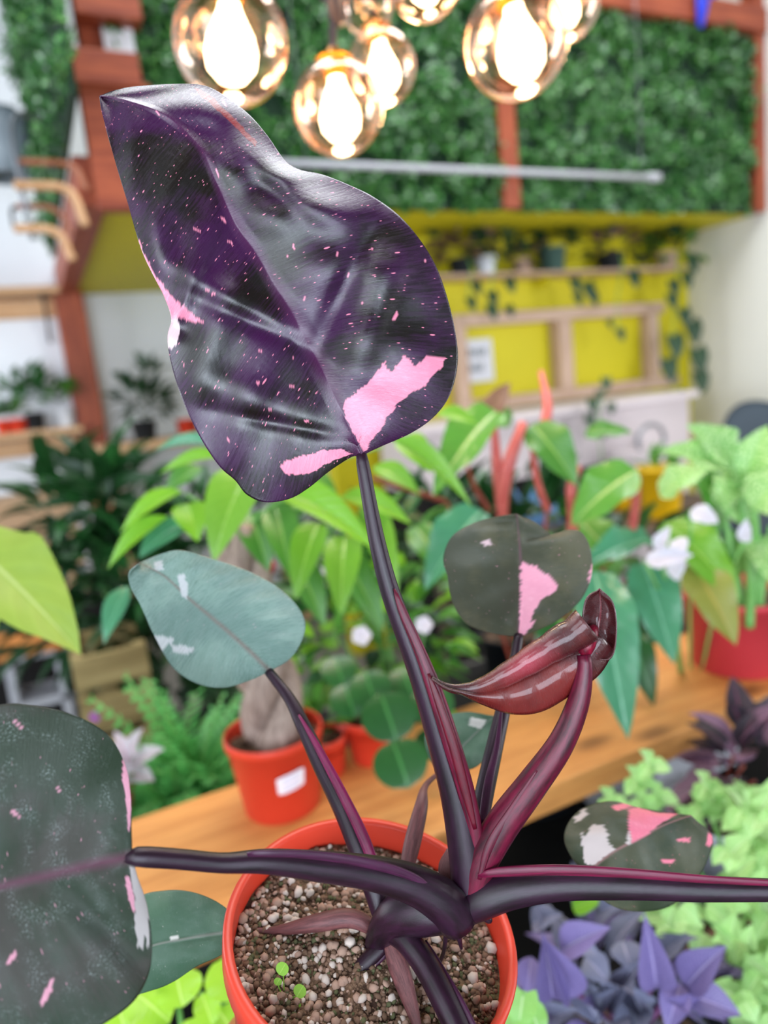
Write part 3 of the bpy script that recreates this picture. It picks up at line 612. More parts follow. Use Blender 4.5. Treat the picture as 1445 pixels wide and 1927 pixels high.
hr = [(681, 858), (694, 850), (720, 838), (770, 816), (810, 790), (840, 755), (856, 712), (861, 668), (855, 618), (841, 560), (820, 502), (790, 452), (750, 406), (700, 370), (650, 346), (605, 329), (562, 319), (534, 300), (503, 256), (470, 218), (430, 186), (385, 162), (330, 159), (262, 163), (222, 169), (188, 181)]
hm = [(681, 858), (655, 800), (625, 735), (590, 665), (555, 600), (520, 540), (480, 475), (440, 415), (410, 350), (386, 292), (350, 248), (300, 212), (240, 190), (188, 181)]
def dl(i, n, lst): return float(np.interp(i/(n-1), np.linspace(0, 1, len(lst)), lst))
hm = [(u, v, dl(i, len(hm), [.356, .355, .356, .357, .358, .359, .364, .374])) for i, (u, v) in enumerate(hm)]
hl = [(u, v, dl(i, len(hl), [.356, .360, .364, .360, .352, .349, .350, .353, .362, .374])) for i, (u, v) in enumerate(hl)]
hr = [(u, v, dl(i, len(hr), [.356, .358, .366, .368, .363, .363, .366, .373, .377, .374])) for i, (u, v) in enumerate(hr)]
Z7 = lambda L: [(150+x/3.211, 130+y/3.211) for x, y in L]
Z8 = lambda L: [(300+x/2.408, 500+y/2.408) for x, y in L]
pinkA = Z8([(833, 640), (845, 605), (880, 590), (905, 560), (940, 540), (985, 480), (1018, 432), (1030, 470), (1060, 478), (1075, 450), (1115, 402), (1145, 455), (1200, 425), (1225, 405), (1290, 420), (1280, 450), (1230, 510), (1180, 560), (1120, 590), (1085, 620), (1040, 680), (1000, 740), (965, 785), (940, 830), (925, 842), (912, 815), (880, 755), (850, 700)])
pinkB = Z8([(545, 912), (580, 880), (640, 860), (720, 840), (820, 830), (872, 852), (800, 875), (740, 905), (680, 945), (620, 955), (575, 945)])
pinkC = [(255, 440), (275, 482), (296, 522), (326, 562), (360, 588), (384, 610), (352, 603), (338, 597), (330, 604), (318, 612), (300, 570)]
paleC = [(335, 598), (337, 625), (331, 650), (322, 658), (310, 652), (308, 625), (318, 603)]
spk = []
for x, y, l, a, wd in ((370, 433, 16, .35, 4), (420, 414, 18, .75, 4), (432, 456, 12, .7, 3.5), (409, 325, 18, 1.2, 4), (553, 466, 10, 1.5, 4), (541, 484, 5, 1.4, 3), (422, 195, 13, 1.0, 4), (743, 596, 17, -1.1, 7), (489, 660, 8, .5, 4), (391, 546, 8, .4, 4), (402, 553, 6, 0, 4), (656, 516, 9, -1.2, 4), (800, 493, 6, -1, 4), (635, 480, 8, 1.4, 3), (550, 673, 9, .6, 3), (508, 771, 9, .1, 3.5), (429, 827, 8, .15, 4), (346, 688, 7, 1.2, 4), (573, 562, 12, -1.3, 3.5), (549, 728, 9, .3, 3), (485, 721, 8, .3, 4), (576, 792, 9, 0, 3), (297, 213, 10, 1, 4), (700, 470, 6, -1.2, 3), (681, 570, 8, -1.2, 3.5)):
    ca, sa = math.cos(a), math.sin(a); spk.append([(x+ca*l*p-sa*wd*.5*q, y+sa*l*p+ca*wd*.5*q) for p, q in ((-.5, -.7), (.3, -1), (.6, 0), (.3, 1), (-.5, .7))])
redA = Z7([(690, 118), (740, 128), (790, 165), (865, 235), (935, 300), (1010, 385), (1075, 445), (1060, 470), (1000, 410), (920, 335), (840, 262), (740, 175)])
def hero_relief(t, s, q):
    u, v = q[0], q[1]; g = lambda cx, cy, rx, ry, an: math.exp(-((((u-cx)*math.cos(an)+(v-cy)*math.sin(an))/rx)**2+((-(u-cx)*math.sin(an)+(v-cy)*math.cos(an))/ry)**2))
    d = 0
    d += .006*g(640, 560, 150, 26, -1.15)-.004*g(700, 610, 150, 30, -1.2)      # deep fold and ridge beside the blue highlight
    d += .005*g(480, 330, 120, 26, .75)-.004*g(540, 350, 110, 30, .6)          # groove towards the tip
    d += -.004*g(430, 560, 120, 30, .5)+.003*g(480, 610, 130, 18, .45)-.003*g(450, 740, 130, 35, .35)+.0025*g(540, 800, 120, 14, .2)
    d += .004*g(330, 610, 40, 22, .4)-.003*g(300, 470, 30, 90, -.3)
    return d
blade('leaf', ph, hm, hl, hr, M_hero, 250, 84, (.008, .010), (.0016, 7), 30, [pinkA, pinkB, pinkC]+spk, [paleC], [redA], 7, relief=hero_relief)
# big dusty leaf at the left, nearer to the lens
lm = [(248, 1612), (180, 1625), (100, 1645), (0, 1668), (-110, 1700), (-230, 1745)]
ll = [(248, 1612), (247, 1560), (246, 1500), (236, 1440), (205, 1385), (150, 1350), (80, 1330), (0, 1326), (-90, 1360), (-170, 1480), (-230, 1745)]
lr = [(248, 1612), (258, 1650), (275, 1700), (286, 1770), (280, 1830), (250, 1885), (190, 1930), (90, 1985), (-20, 1985), (-140, 1900), (-230, 1745)]
lm = [(u, v, dl(i, len(lm), [.300, .297, .29, .285])) for i, (u, v) in enumerate(lm)]
ll = [(u, v, dl(i, len(ll), [.300, .305, .315, .31, .30, .285])) for i, (u, v) in enumerate(ll)]
lr = [(u, v, dl(i, len(lr), [.300, .302, .30, .285, .28, .285])) for i, (u, v) in enumerate(lr)]
Zl = lambda L: [(x/2.89, 1300+y/2.89) for x, y in L]
petiole('petiole', [(862, 1735, .358, 36), (838, 1700, .354, 40), (780, 1665, .349, 36), (700, 1643, .342, 31), (600, 1630, .332, 27), (500, 1621, .322, 22), (420, 1624, .315, 18), (340, 1617, .308, 18), (262, 1612, .301, 18), (236, 1613, .2995, 10)], M_stem,
        [[(466, 1608, .313, 5), (500, 1606, .312, 7), (600, 1610, .322, 9), (700, 1626, .332, 10), (780, 1652, .341, 8), (830, 1690, .346, 4)]], M_sheathd)
blade('leaf', ph, lm, ll, lr, M_left, 150, 60, (.004, .004), (.0010, 5), 20, [Zl([(668, 365), (690, 380), (712, 470), (716, 560), (712, 640), (704, 760), (692, 760), (690, 640), (684, 540), (664, 470)]), Zl([(680, 1010), (700, 1005), (715, 1060), (735, 1150), (728, 1200), (712, 1180), (690, 1090)]), Zl([(65, 160), (80, 158), (125, 195), (118, 203)]), Zl([(295, 510), (308, 515), (335, 550), (325, 562)]), Zl([(60, 655), (85, 650), (110, 680), (100, 692)]), Zl([(270, 1575), (300, 1560), (280, 1640), (235, 1710), (222, 1690)]), Zl([(30, 1490), (60, 1430), (90, 1405), (95, 1425), (60, 1480), (40, 1500)])],
      [Zl([(705, 950), (730, 960), (775, 1050), (805, 1180), (812, 1390), (800, 1395), (790, 1300), (775, 1400), (750, 1395), (735, 1290), (730, 1200), (736, 1140), (715, 1050)])], (), 5)
# grey-green leaf, upper left
gm = [(508, 1262), (470, 1225), (420, 1180), (360, 1130), (310, 1085), (262, 1060)]
gl_ = [(508, 1262), (470, 1280), (420, 1294), (370, 1286), (325, 1255), (290, 1195), (265, 1140), (246, 1105), (243, 1078), (262, 1060)]
gr = [(508, 1262), (545, 1240), (568, 1205), (574, 1170), (555, 1135), (515, 1100), (460, 1072), (400, 1052), (340, 1036), (300, 1044), (262, 1060)]
gm = [(u, v, .44+.02*i/5) for i, (u, v) in enumerate(gm)]; gl_ = [(u, v, .44+.012*math.sin(i/3)) for i, (u, v) in enumerate(gl_)]; gr = [(u, v, .44+.03*i/10) for i, (u, v) in enumerate(gr)]
petiole('petiole', [(722, 1740, .376, 16), (700, 1660, .382, 21), (650, 1530, .395, 20), (605, 1440, .408, 17), (570, 1365, .418, 14), (545, 1315, .428, 11), (506, 1264, .44, 9)], M_stem,
        [[(562, 1345, .414, 2), (600, 1410, .404, 7), (650, 1505, .389, 10), (690, 1590, .380, 11), (716, 1670, .372, 8)]], M_sheath)
blade('leaf', ph, gm, gl_, gr, M_grey, 80, 34, (.004, .006), (.0008, 9), 8, [], [[(335, 1085), (345, 1078), (354, 1100), (352, 1128), (342, 1122)], [(283, 1195), (330, 1200), (318, 1212), (305, 1225), (290, 1215)], [(322, 1212), (370, 1220), (355, 1230), (325, 1228)], [(290, 1058), (305, 1055), (308, 1072), (292, 1075)]])
# round olive leaf behind the rolled one
om = [(975, 1198), (978, 1150), (980, 1090), (978, 1030), (972, 968)]
ol = [(975, 1198), (930, 1192), (880, 1175), (852, 1135), (842, 1085), (834, 1050), (850, 1010), (890, 985), (935, 972), (972, 968)]
orr = [(975, 1198), (1020, 1182), (1060, 1160), (1095, 1125), (1112, 1085), (1112, 1040), (1095, 1003), (1065, 998), (1045, 1012), (1010, 985), (972, 968)]
om = [(u, v, .452+.02*i/4) for i, (u, v) in enumerate(om)]; ol = [(u, v, .452+.02*i/9) for i, (u, v) in enumerate(ol)]; orr = [(u, v, .452+.024*i/10) for i, (u, v) in enumerate(orr)]
petiole('petiole', [(888, 1640, .374, 20), (902, 1540, .384, 19), (925, 1430, .40, 17), (948, 1330, .42, 14), (965, 1260, .436, 11), (976, 1196, .452, 9)], M_stem, [[(945, 1320, .414, 2), (936, 1400, .40, 6), (920, 1470, .387, 9), (908, 1550, .377, 9)]], M_sheathd)
blade('leaf', ph, om, ol, orr, M_olive, 70, 32, (.005, .005), (.001, 4), 5, [[(980, 1058), (1010, 1066), (1020, 1080), (1032, 1078), (1050, 1105), (1045, 1112), (1020, 1128), (1005, 1150), (988, 1195), (976, 1198), (979, 1120)], [(1108, 1075), (1116, 1060), (1116, 1095), (1106, 1100)], [(985, 1178), (1008, 1165), (1000, 1180), (985, 1192)]], [[(905, 1018), (920, 1015), (925, 1025), (910, 1027)]])
# small plain leaf deep behind the petioles
sm = [(825, 1455, .46), (860, 1415, .468), (900, 1375, .476), (930, 1348, .48)]
petiole('petiole', [(762, 1650, .392, 12), (775, 1590, .40, 16), (792, 1520, .41, 13), (800, 1480, .425, 6), (826, 1454, .458, 4)], M_dry)
blade('leaf', ph, sm, [(825, 1455, .46), (805, 1420, .462), (800, 1380, .468), (830, 1350, .474), (880, 1340, .478), (930, 1348, .48)], [(825, 1455, .46), (865, 1452, .463), (900, 1440, .466), (928, 1405, .472), (938, 1370, .478), (930, 1348, .48)], M_small, 40, 20, (.003, .003), (.0006, 4), 4, [], [[(885, 1350), (915, 1355), (905, 1372), (882, 1365)]])
# plain leaf lying over the left of the rim
petiole('petiole', [(712, 1752, .384, 12), (660, 1728, .383, 17), (600, 1736, .383, 16), (540, 1748, .386, 10), (500, 1752, .388, 6), (446, 1752, .389, 6)], M_dry)
bm_ = [(449, 1752), (400, 1758), (340, 1768), (280, 1782), (225, 1815)]
blade('leaf', ph, [(u, v, .389+.016*i/4) for i, (u, v) in enumerate(bm_)], [(449, 1752, .389), (437, 1722, .391), (410, 1698, .397), (360, 1678, .404), (310, 1676, .41), (260, 1690, .412), (225, 1750, .41), (225, 1815, .405)], [(449, 1752, .389), (442, 1778, .389), (410, 1800, .39), (370, 1818, .392), (330, 1845, .396), (290, 1862, .40), (245, 1868, .404), (225, 1815, .405)], M_small, 60, 26, (.003, .003), (.0006, 4), 5, [], [[(318, 1762), (335, 1760), (336, 1768), (320, 1768)]])
# pink-splashed leaf at the right
vm = [(1105, 1640), (1150, 1605), (1200, 1578), (1250, 1552), (1300, 1535)]
petiole('petiole', [(868, 1712, .368, 15), (930, 1700, .374, 17), (990, 1685, .385, 15), (1045, 1668, .408, 10), (1106, 1640, .44, 7)], M_sheathd, [[(900, 1722, .362, 3), (960, 1705, .368, 7), (1020, 1690, .384, 4)]], M_sheathd)
blade('leaf', ph, [(u, v, .44+.015*i/4) for i, (u, v) in enumerate(vm)], [(1105, 1640, .44), (1080, 1620, .442), (1062, 1580, .446), (1072, 1545, .452), (1100, 1520, .458), (1150, 1508, .462), (1200, 1520, .462), (1260, 1530, .46), (1300, 1535, .457)], [(1105, 1640, .44), (1120, 1680, .438), (1160, 1708, .438), (1210, 1715, .44), (1260, 1705, .442), (1300, 1670, .446), (1330, 1620, .45), (1340, 1575, .455), (1300, 1535, .457)], M_varieg, 60, 30, (.006, .004), (.001, 4), 5,
      [[(1182, 1523), (1200, 1520), (1235, 1530), (1275, 1532), (1240, 1552), (1210, 1575), (1188, 1588), (1182, 1560)], [(1148, 1518), (1185, 1508), (1190, 1518), (1160, 1528)], [(1275, 1578), (1298, 1576), (1298, 1584), (1276, 1584)], [(1326, 1590), (1334, 1566), (1342, 1570), (1338, 1592)], [(1246, 1618), (1268, 1615), (1268, 1624), (1246, 1622)]],
      [[(1092, 1565), (1102, 1575), (1112, 1555), (1135, 1552), (1145, 1570), (1142, 1585), (1160, 1598), (1140, 1610), (1115, 1628), (1100, 1625)], [(1078, 1540), (1100, 1522), (1105, 1535), (1085, 1548)], [(1184, 1560), (1188, 1586), (1178, 1590), (1180, 1575)]])
# long petiole running out to the right
petiole('petiole', [(872, 1712, .362, 30), (905, 1692, .359, 36), (960, 1672, .357, 36), (1050, 1662, .354, 31), (1180, 1664, .351, 27), (1320, 1672, .348, 23), (1450, 1675, .345, 20), (1560, 1678, .342, 18)], M_stem,
        [[(900, 1648, .352, 4), (940, 1641, .35, 10), (1050, 1637, .347, 11), (1180, 1643, .345, 10), (1320, 1654, .343, 8), (1450, 1662, .341, 6), (1500, 1666, .34, 2)]], stemmat('wine_sheath', '3a0a1c', '7a123c', .3))
ptube('sheath', [(935, 1690, .353, 2), (980, 1683, .351, 5), (1060, 1678, .349, 5), (1150, 1672, .347, 2)], M_sheath, ph, 20, 10, flat=.4, up=-FWD)
blade('leaf', ph, [(1560, 1678, .342), (1640, 1650, .34), (1720, 1630, .34), (1830, 1620, .34)], [(1560, 1678, .342), (1560, 1600, .345), (1640, 1540, .35), (1740, 1540, .35), (1830, 1620, .34)], [(1560, 1678, .342), (1590, 1760, .335), (1680, 1780, .33), (1770, 1730, .335), (1830, 1620, .34)], M_left, 40, 20, (.004, .004), (.001, 4), 10)
# petioles running down over the soil towards the viewer
petiole('petiole', [(735, 1745, .374, 26), (765, 1768, .366, 24), (800, 1815, .357, 24), (835, 1880, .346, 25), (872, 1960, .334, 24), (905, 2040, .322, 22)], M_stem, [[(800, 1770, .366, 3), (822, 1810, .358, 7), (862, 1880, .345, 9), (905, 1960, .333, 7)]], M_sheathd)
petiole('petiole', [(728, 1770, .378, 15), (700, 1800, .374, 16), (640, 1860, .368, 15), (560, 1930, .360, 15), (480, 2000, .352, 14)], M_stem, [[(735, 1790, .374, 3), (680, 1840, .368, 6), (600, 1915, .36, 6), (540, 1970, .354, 3)]], M_sheathd)
ptube('dry_sheath', [(730, 1775, .372, 10), (748, 1815, .366, 20), (766, 1868, .358, 17), (785, 1930, .349, 9), (792, 1960, .346, 3)], M_dry, ph, 24, 12, flat=.35, up=-FWD)
ptube('dry_sheath', [(868, 1690, .366, 8), (840, 1640, .37, 16), (850, 1600, .374, 10)], M_dry, ph, 14, 10, flat=.35, up=-FWD)
for (a, b, c_, d_) in (((905, 2040, .322), (960, 2330, .30), 130, .322), ((480, 2000, .352), (330, 2200, .34), 130, .34)):
    u0, v0, d0 = a; u1, v1, d1 = b; dx, dy = -(v1-v0), (u1-u0); L = math.hypot(dx, dy); dx, dy = dx/L*c_, dy/L*c_
    mm = [(u0+(u1-u0)*t, v0+(v1-v0)*t, d0+(d1-d0)*t) for t in (0, .35, .7, 1)]
    mk = lambda s: [(u0, v0, d0)]+[(u0+(u1-u0)*t+dx*s*w_, v0+(v1-v0)*t+dy*s*w_, d0+(d1-d0)*t+.004) for t, w_ in ((-.03, .5), (.2, 1), (.5, .95), (.8, .5))]+[(u1, v1, d1)]
    blade('leaf', ph, mm, mk(-1), mk(1), M_left, 40, 20, (.003, .003), (.0008, 4), 8)
# unfurling red leaf
petiole('petiole', [(888, 1690, .362, 30), (905, 1625, .360, 31), (945, 1552, .358, 32), (1000, 1478, .355, 29), (1055, 1400, .352, 25), (1087, 1325, .35, 21), (1100, 1262, .349, 15), (1098, 1232, .349, 13)], M_stemred,
        [[(902, 1655, .352, 4), (922, 1590, .351, 9), (965, 1520, .35, 7), (1010, 1450, .348, 2)], [(1092, 1362, .35, 2), (1084, 1378, .351, 7), (1060, 1410, .352, 4)]], M_stemred)
st_ = [(1108, 1178, 42, 1156, 1222), (1085, 1196, 40, 1128, 1268), (1050, 1215, 37, 1082, 1302), (1000, 1245, 32, 1020, 1338), (950, 1274, 26, 962, 1343), (902, 1295, 18, 905, 1324), (862, 1298, 11, 862, 1304), (838, 1292, 7, 838, 1296), (812, 1276, 3, 812, 1278)]
S = catmull(st_, 60); nth = 46; vs = []; fs = []; uvs = []; pig = []
for i in range(60):
    u, v, r, fu, fv = S[i]; tg = S[min(i+1, 59)][:2]-S[max(i-1, 0)][:2]; tg /= np.linalg.norm(tg)+1e-9; nx, ny = -tg[1], tg[0]
    if ny < 0: nx, ny = -nx, -ny                       # points down the picture
    for k in range(nth+1):
        a = k/nth
        if a < .68:
            q = a/.68; th = -1.1*math.pi+q*(2.6*math.pi); rr = r*(.45+.55*q)*(1+.03*math.sin(i*.6+q*2)+.012*math.sin(i*1.3+q*4)); uu, vv, dd = u+nx*rr*math.cos(th-math.pi/2*0)*1.0, v+ny*rr*math.cos(th), .348-math.sin(th+0)*rr*.348/F*1.0*(1)
            if q == 1 or a+1/nth >= .68: last = (uu, vv, dd)
        else:
            q = (a-.68)/.32; uu = last[0]+(fu-last[0])*q; vv = last[1]+(fv-last[1])*q; dd = last[2]-.004*q-.007*math.sin(math.pi*q)
        vs.append(P(uu, vv, dd)); uvs.append((i/59, a)); pk_ = .75*max(0, 1-abs(i-24)/13)*max(0, 1-abs(a-.42)/.14); pig.append((pk_, 0, 0, .5*max(0, (a-.75)/.25)*max(0, 1-abs(i-22)/16)))
for i in range(59):
    for k in range(nth): fs.append((i*(nth+1)+k, i*(nth+1)+k+1, (i+1)*(nth+1)+k+1, (i+1)*(nth+1)+k))
o = obj('leaf', vs, fs, M_new, ph, True, uvs); o['label'] = 'rolled red new leaf'
o.data.color_attributes.new('pig', 'FLOAT_COLOR', 'POINT').data.foreach_set('color', np.array(pig, float).ravel())
md = o.modifiers.new('thickness', 'SOLIDIFY'); md.thickness = .0008; md.offset = 0
blade('leaf_hood', o, [(1108, 1236, .351), (1122, 1195, .357), (1130, 1150, .356), (1128, 1108, .350)], [(1108, 1236, .351), (1092, 1210, .3475), (1096, 1160, .346), (1104, 1125, .347), (1128, 1108, .350)], [(1108, 1236, .351), (1148, 1240, .350), (1160, 1195, .352), (1154, 1135, .352), (1128, 1108, .350)], M_new, 30, 14, (-.004, -.004), (.0006, 3), 3)
ptube('rolled_core', [(1098, 1240, .352, 10), (1103, 1215, .351, 17), (1112, 1192, .352, 14), (1118, 1180, .355, 8)], stemmat('crimson_core', '4a0418', '8a0a2c', .25), o, 14, 14)
# weed seedlings in the pot
M_weed = leafmat('weed_leaf', '74a83a', '95c84e', 'a8d060', .5, .3, .3)
for k, (u, v, s) in enumerate(((533, 1824, 26), (524, 1848, 16), (566, 1866, 26), (557, 1894, 24), (543, 1907, 22))):
    d = .352; wd = ptube('seedling', [(535+k*4, 1893+k*3, .362, 1.2), ((535+u)/2, (1890+v)/2, .356, 1.2), (u, v+8, d, 1)], M_weed, ph, 8, 6)
    pleaf(wd, u-s*.3, v+s*.4, d, u+s*.2, v-s*.45, d+.003, s, M_weed, 'round', .3, .2, 0, .5)
# stand under the pot (below the frame): top board tilted like the pot
M_stand = woodmat('stand_oak', 'b5793e', '8a5628', 2, .5, False)
root = thing('plant_stand', (pbase.x, pbase.y, BZ), 'small oak stand with a sloping top under the front pot', 'plant stand')
q0 = pbase-PAX*.0005; vs, fs = lathevf([(.001, 0), (.078, 0), (.082, -.003), (.082, -.017), (.078, -.02), (.001, -.02)], q0, 48, PAX); obj('top', vs, fs, M_stand, root)
for th in (.8, 2.37, 3.94, 5.51):
    p = q0+a_*(.066*math.cos(th))+b_*(.066*math.sin(th))-PAX*.02; tube('leg', [tuple(p)+(.009,), (p.x*1.0+(p.x-q0.x)*.15, p.y+(p.y-q0.y)*.15, BZ, .008)], M_stand, root, 4, 10)
# ------------------------------------------------------------------ plants on and behind the plank
M_lime = leafmat('lime_leaf', '6cac24', '8ec83a', '9fd04a', .34, .55, .35, .03, 10, .1)
M_mid = leafmat('mid_green_leaf', '3f7a2c', '5c9a3c', '8ab860', .34, .6, .25)
M_gloss = leafmat('glossy_deep_green_leaf', '1c4a22', '2f6a30', '4a8a48', .28, .7, .12)
M_darkpalm = leafmat('dark_green_frond', '0f3214', '1d4a20', '2f6030', .4, .5, .12)
M_redem = leafmat('broad_green_leaf', '4c8a2e', '6cab44', 'a9c878', .32, .6, .25, .04, 8, .1)
M_blue = leafmat('blue_green_leaf', '3a7a58', '58a078', '7cbc98', .26, .7, .2, .03, 8, .1)
M_speck = leafmat('speckled_dieffenbachia_leaf', '3f8a2e', '5aa83c', '8ac060', .38, .5, .18, .03, 10, .2, 'cfeaa8', .53)
M_fern = leafmat('bright_fern_leaf', '469a46', '78c472', '90d088', .42, .45, .3)
M_yellowgreen = leafmat('chartreuse_leaf', '8ec42c', 'b0dc48', 'd0ec80', .36, .5, .35, .03, 8, .1)
M_setc = leafmat('purple_heart_leaf', '5a4f80', '8678ac', 'a094c0', .45, .4, .12, .03, 16, .25); M_setcg = leafmat('grey_purple_leaf', '565a70', '84869f', 'a09cb8', .4, .5, .1, .03, 16, .2)
M_limetrad = leafmat('pale_lime_leaf', '8cc06a', 'b8e094', 'd4f0b4', .40, .45, .3, .03, 9, .2)
M_vine = leafmat('dark_vine_leaf', '1c3a22', '2a4a2c', '3a5a38', .4, .5, .1); M_vinebrown = leafmat('brown_tinged_leaf', '5a4a3a', '7a5a4a', '7a6048', .5, .4, .15)
M_whiteleaf = leafmat('white_variegated_leaf', 'c9c4d2', 'dcd8e4', 'c0a8b0', .5, .4, .2, .03, 6, .1, '2c4a38', .36)
M_redstem = stemmat('coral_red_stalk', 'b04044', 'd87468', .4); M_greenstem = stemmat('pale_green_stalk', '5a9a44', '8cc070', .4); M_brownstem = stemmat('red_brown_stalk', '6a2c24', '9a4a3a', .45)
M_darkpink = leafmat('dark_rose_leaf', '2a2c30', '4a3a48', '8a4a68', .45, .4, .1)
def bush(root, c, r, n, L, W, mat, shape='ovate', seed=1, up=.3, droop=.8, squash=(1, 1, 1), mats=None, low=-.3, origin=None, wav=0, fold=.25):
    """n separate leaves fanned out from points inside a rounded crown"""
    rnd = random.Random(seed); c = Vector(c)
    for k in range(n):
        th = rnd.uniform(0, 6.283); z = rnd.uniform(low, 1); q = math.sqrt(max(0, 1-z*z)); rad = r*rnd.uniform(.35, 1)**.6
        dirv = Vector((q*math.cos(th), q*math.sin(th), z)); p = c+Vector([dirv[i]*rad*squash[i] for i in range(3)])
        ax = (dirv+Vector((rnd.uniform(-.5, .5), rnd.uniform(-.5, .5), up+rnd.uniform(-.5, .2)))).normalized(); l = L*rnd.uniform(.7, 1.2)
        if ax.z > .92: ax = (ax+Vector((.5, -.4, 0))).normalized()
        nrm = Vector((dirv.x*.5, dirv.y*.5, 1)); mt = mat if not mats else rnd.choice(mats)
        leaf(root, p, p+ax*l, nrm, l*W*rnd.uniform(.85, 1.15), mt, shape, rnd.choice((droop*.7, droop, droop*1.3)), fold, wav)
def stems(root, base, tops, mat, r=.003, n=10):
    for tp in tops:
        tp = Vector(tp); b = Vector(base); mid_ = b.lerp(tp, .55)+Vector((0, 0, .1*(tp-b).length)); tube('stem', [tuple(b)+(r,), tuple(mid_)+(r*.9,), tuple(tp)+(r*.7,)], mat, root, n, 8)
# money tree in the orange-red pot with a white price sticker
B = onz(533, 1512, PZ); B.z = PZ
mt = potted('money_tree', B, .067, .112, M_potred, M_soil, 'lime-leaved money tree with braided trunk in an orange-red pot with white sticker')
for k in range(3):
    pts = []
    for i in range(14):
        f = i/13; a = k*2.094+f*7.5; rr = .021*(1-.3*f)+.006*math.sin(f*3.1); pts.append((B.x+.006+rr*math.cos(a)-.012*f, B.y+rr*math.sin(a)+.03*f, PZ+.09+.30*f, .024*(1-.4*f)))
    tube('trunk', pts, M_trunk, mt, 40, 12)
vs, fs = lathevf([(.001, .04), (.02, .036), (.033, .018), (.036, 0), (.03, -.01)], (B.x+.008, B.y-.004, PZ+.094), 20); obj('swollen_base', vs, fs, M_trunk, mt)
t = NT('sticker_print'); x = t.sep(t.coord('UV')); ln = t.math('MULTIPLY', t.ramp(t.math('ABSOLUTE', t.math('SUBTRACT', t.math('FRACT', t.math('MULTIPLY', x[1], 3)), .5)), 1, 0, .10, .2), t.ramp(t.math('ABSOLUTE', t.math('SUBTRACT', x[0], .5)), 1, 0, .28, .32)); t.col(t.mix(t.math('MULTIPLY', ln, .5), lin('eee9f2'), lin('8f9ad0'))); t.rough(.5); M_stick = t.m
vs, fs, uvs = [], [], []
for i in range(9):
    for j in range(5):
        q = P(545+43*i/8, 1455+34*j/4-9*i/8, .9); d = Vector((q.x-B.x, q.y-B.y, 0)); h = max(.01, min(.098, q.z-PZ)); 
        hh = .046+.026*(1-j/4)+.006*(i/8); rr = .067*(.74+.215*hh/.1)+.0022; a0 = math.atan2(-FWD.y, -FWD.x)+.12+.62*(i/8)
        e = 1-.12*(abs(i-4)/4)**4; vs.append((B.x+rr*math.cos(a0), B.y+rr*math.sin(a0), PZ+.062+(hh-.062)*e)); uvs.append((i/8, j/4))
for i in range(8):
    for j in range(4): fs.append((i*5+j, i*5+j+1, (i+1)*5+j+1, (i+1)*5+j))
o = obj('price_sticker', vs, fs, M_stick, mt, True, uvs)
MT = [(345, 925, .90, 226, 1003, .86, 42, 0), (318, 972, .88, 202, 1072, .84, 40, 0), (345, 985, .89, 262, 1050, .86, 62, 3), (352, 948, .90, 372, 1020, .87, 66, 0), (470, 885, .86, 402, 1058, .80, 100, 1), (425, 862, .92, 300, 892, .90, 36, 0), (410, 838, .95, 290, 850, .95, 34, 3),
      (520, 925, .90, 705, 1035, .85, 78, 0), (600, 985, .93, 556, 1130, .88, 66, 1), (650, 1010, .92, 642, 1160, .86, 72, 1), (640, 935, .95, 775, 988, .92, 56, 0), (730, 825, .93, 888, 955, .88, 42, 1), (755, 825, .97, 812, 890, .94, 60, 0), (520, 955, .95, 548, 1090, .90, 66, 2), (470, 965, .95, 505, 1075, .92, 74, 2),
      (242, 1103, .92, 196, 1212, .88, 44, 3), (690, 955, .95, 748, 1130, .88, 60, 1), (590, 930, .97, 500, 1010, .95, 70, 2), (560, 1060, .97, 610, 1180, .93, 60, 2), (700, 880, .98, 790, 930, .95, 50, 1), (640, 1040, .98, 720, 1190, .94, 64, 2), (560, 900, 1.0, 640, 960, .97, 70, 2), (380, 880, .99, 310, 930, .97, 50, 2), (480, 1010, .98, 430, 1110, .95, 60, 2), (820, 780, 1.0, 900, 800, .99, 40, 1)]
MM = [M_lime, leafmat('yellow_green_leaf', '5f9a24', '86bc42', '9ac85a', .3, .6, .3, .03, 10, .1), M_mid, M_blue]
for u0, v0, d0, u1, v1, d1, w_, k in MT: pleaf(mt, u0, v0, d0, u1, v1, d1, w_, MM[k], 'lance' if w_ < 60 else 'ovate', .8, .3, 0, .55)
top = Vector((B.x-.006, B.y+.03, PZ+.37)); stems(mt, top, [P(*q) for q in ((350, 930, .91), (470, 895, .87), (560, 930, .93), (640, 950, .94), (720, 840, .94), (500, 960, .95))], M_greenstem, .0025)
# leafy bush with pink-white blossoms, behind the plank
C0 = Vector((P(735, 1190, 1.2).x, P(735, 1190, 1.2).y, BZ))
bs = potted('flowering_bush', C0, .08, .13, M_potdark, M_soil, 'bushy small-leaved green plant with white blossoms behind the plank')
bush(bs, P(690, 1130, 1.3), .17, 90, .07, .5, M_gloss, 'ovate', 6, .1, .7, (1.1, .6, 1.0), [M_gloss, M_mid, M_darkpalm], -.8)
bush(bs, P(715, 1215, 1.2), .15, 110, .058, .55, M_mid, 'ovate', 5, .1, .7, (1.05, .8, 1.0), [M_mid, M_gloss, M_lime, M_mid, MM[1]], -.8)
stems(bs, C0+Vector((0, 0, .11)), [P(u, v, 1.18) for u, v in ((640, 1200), (720, 1120), (800, 1180), (820, 1280), (660, 1290))], M_greenstem, .003)
M_petal = leafmat('white_petal', 'e6dce8', 'f4eef6', 'e0c8d4', .6, .3, .3)
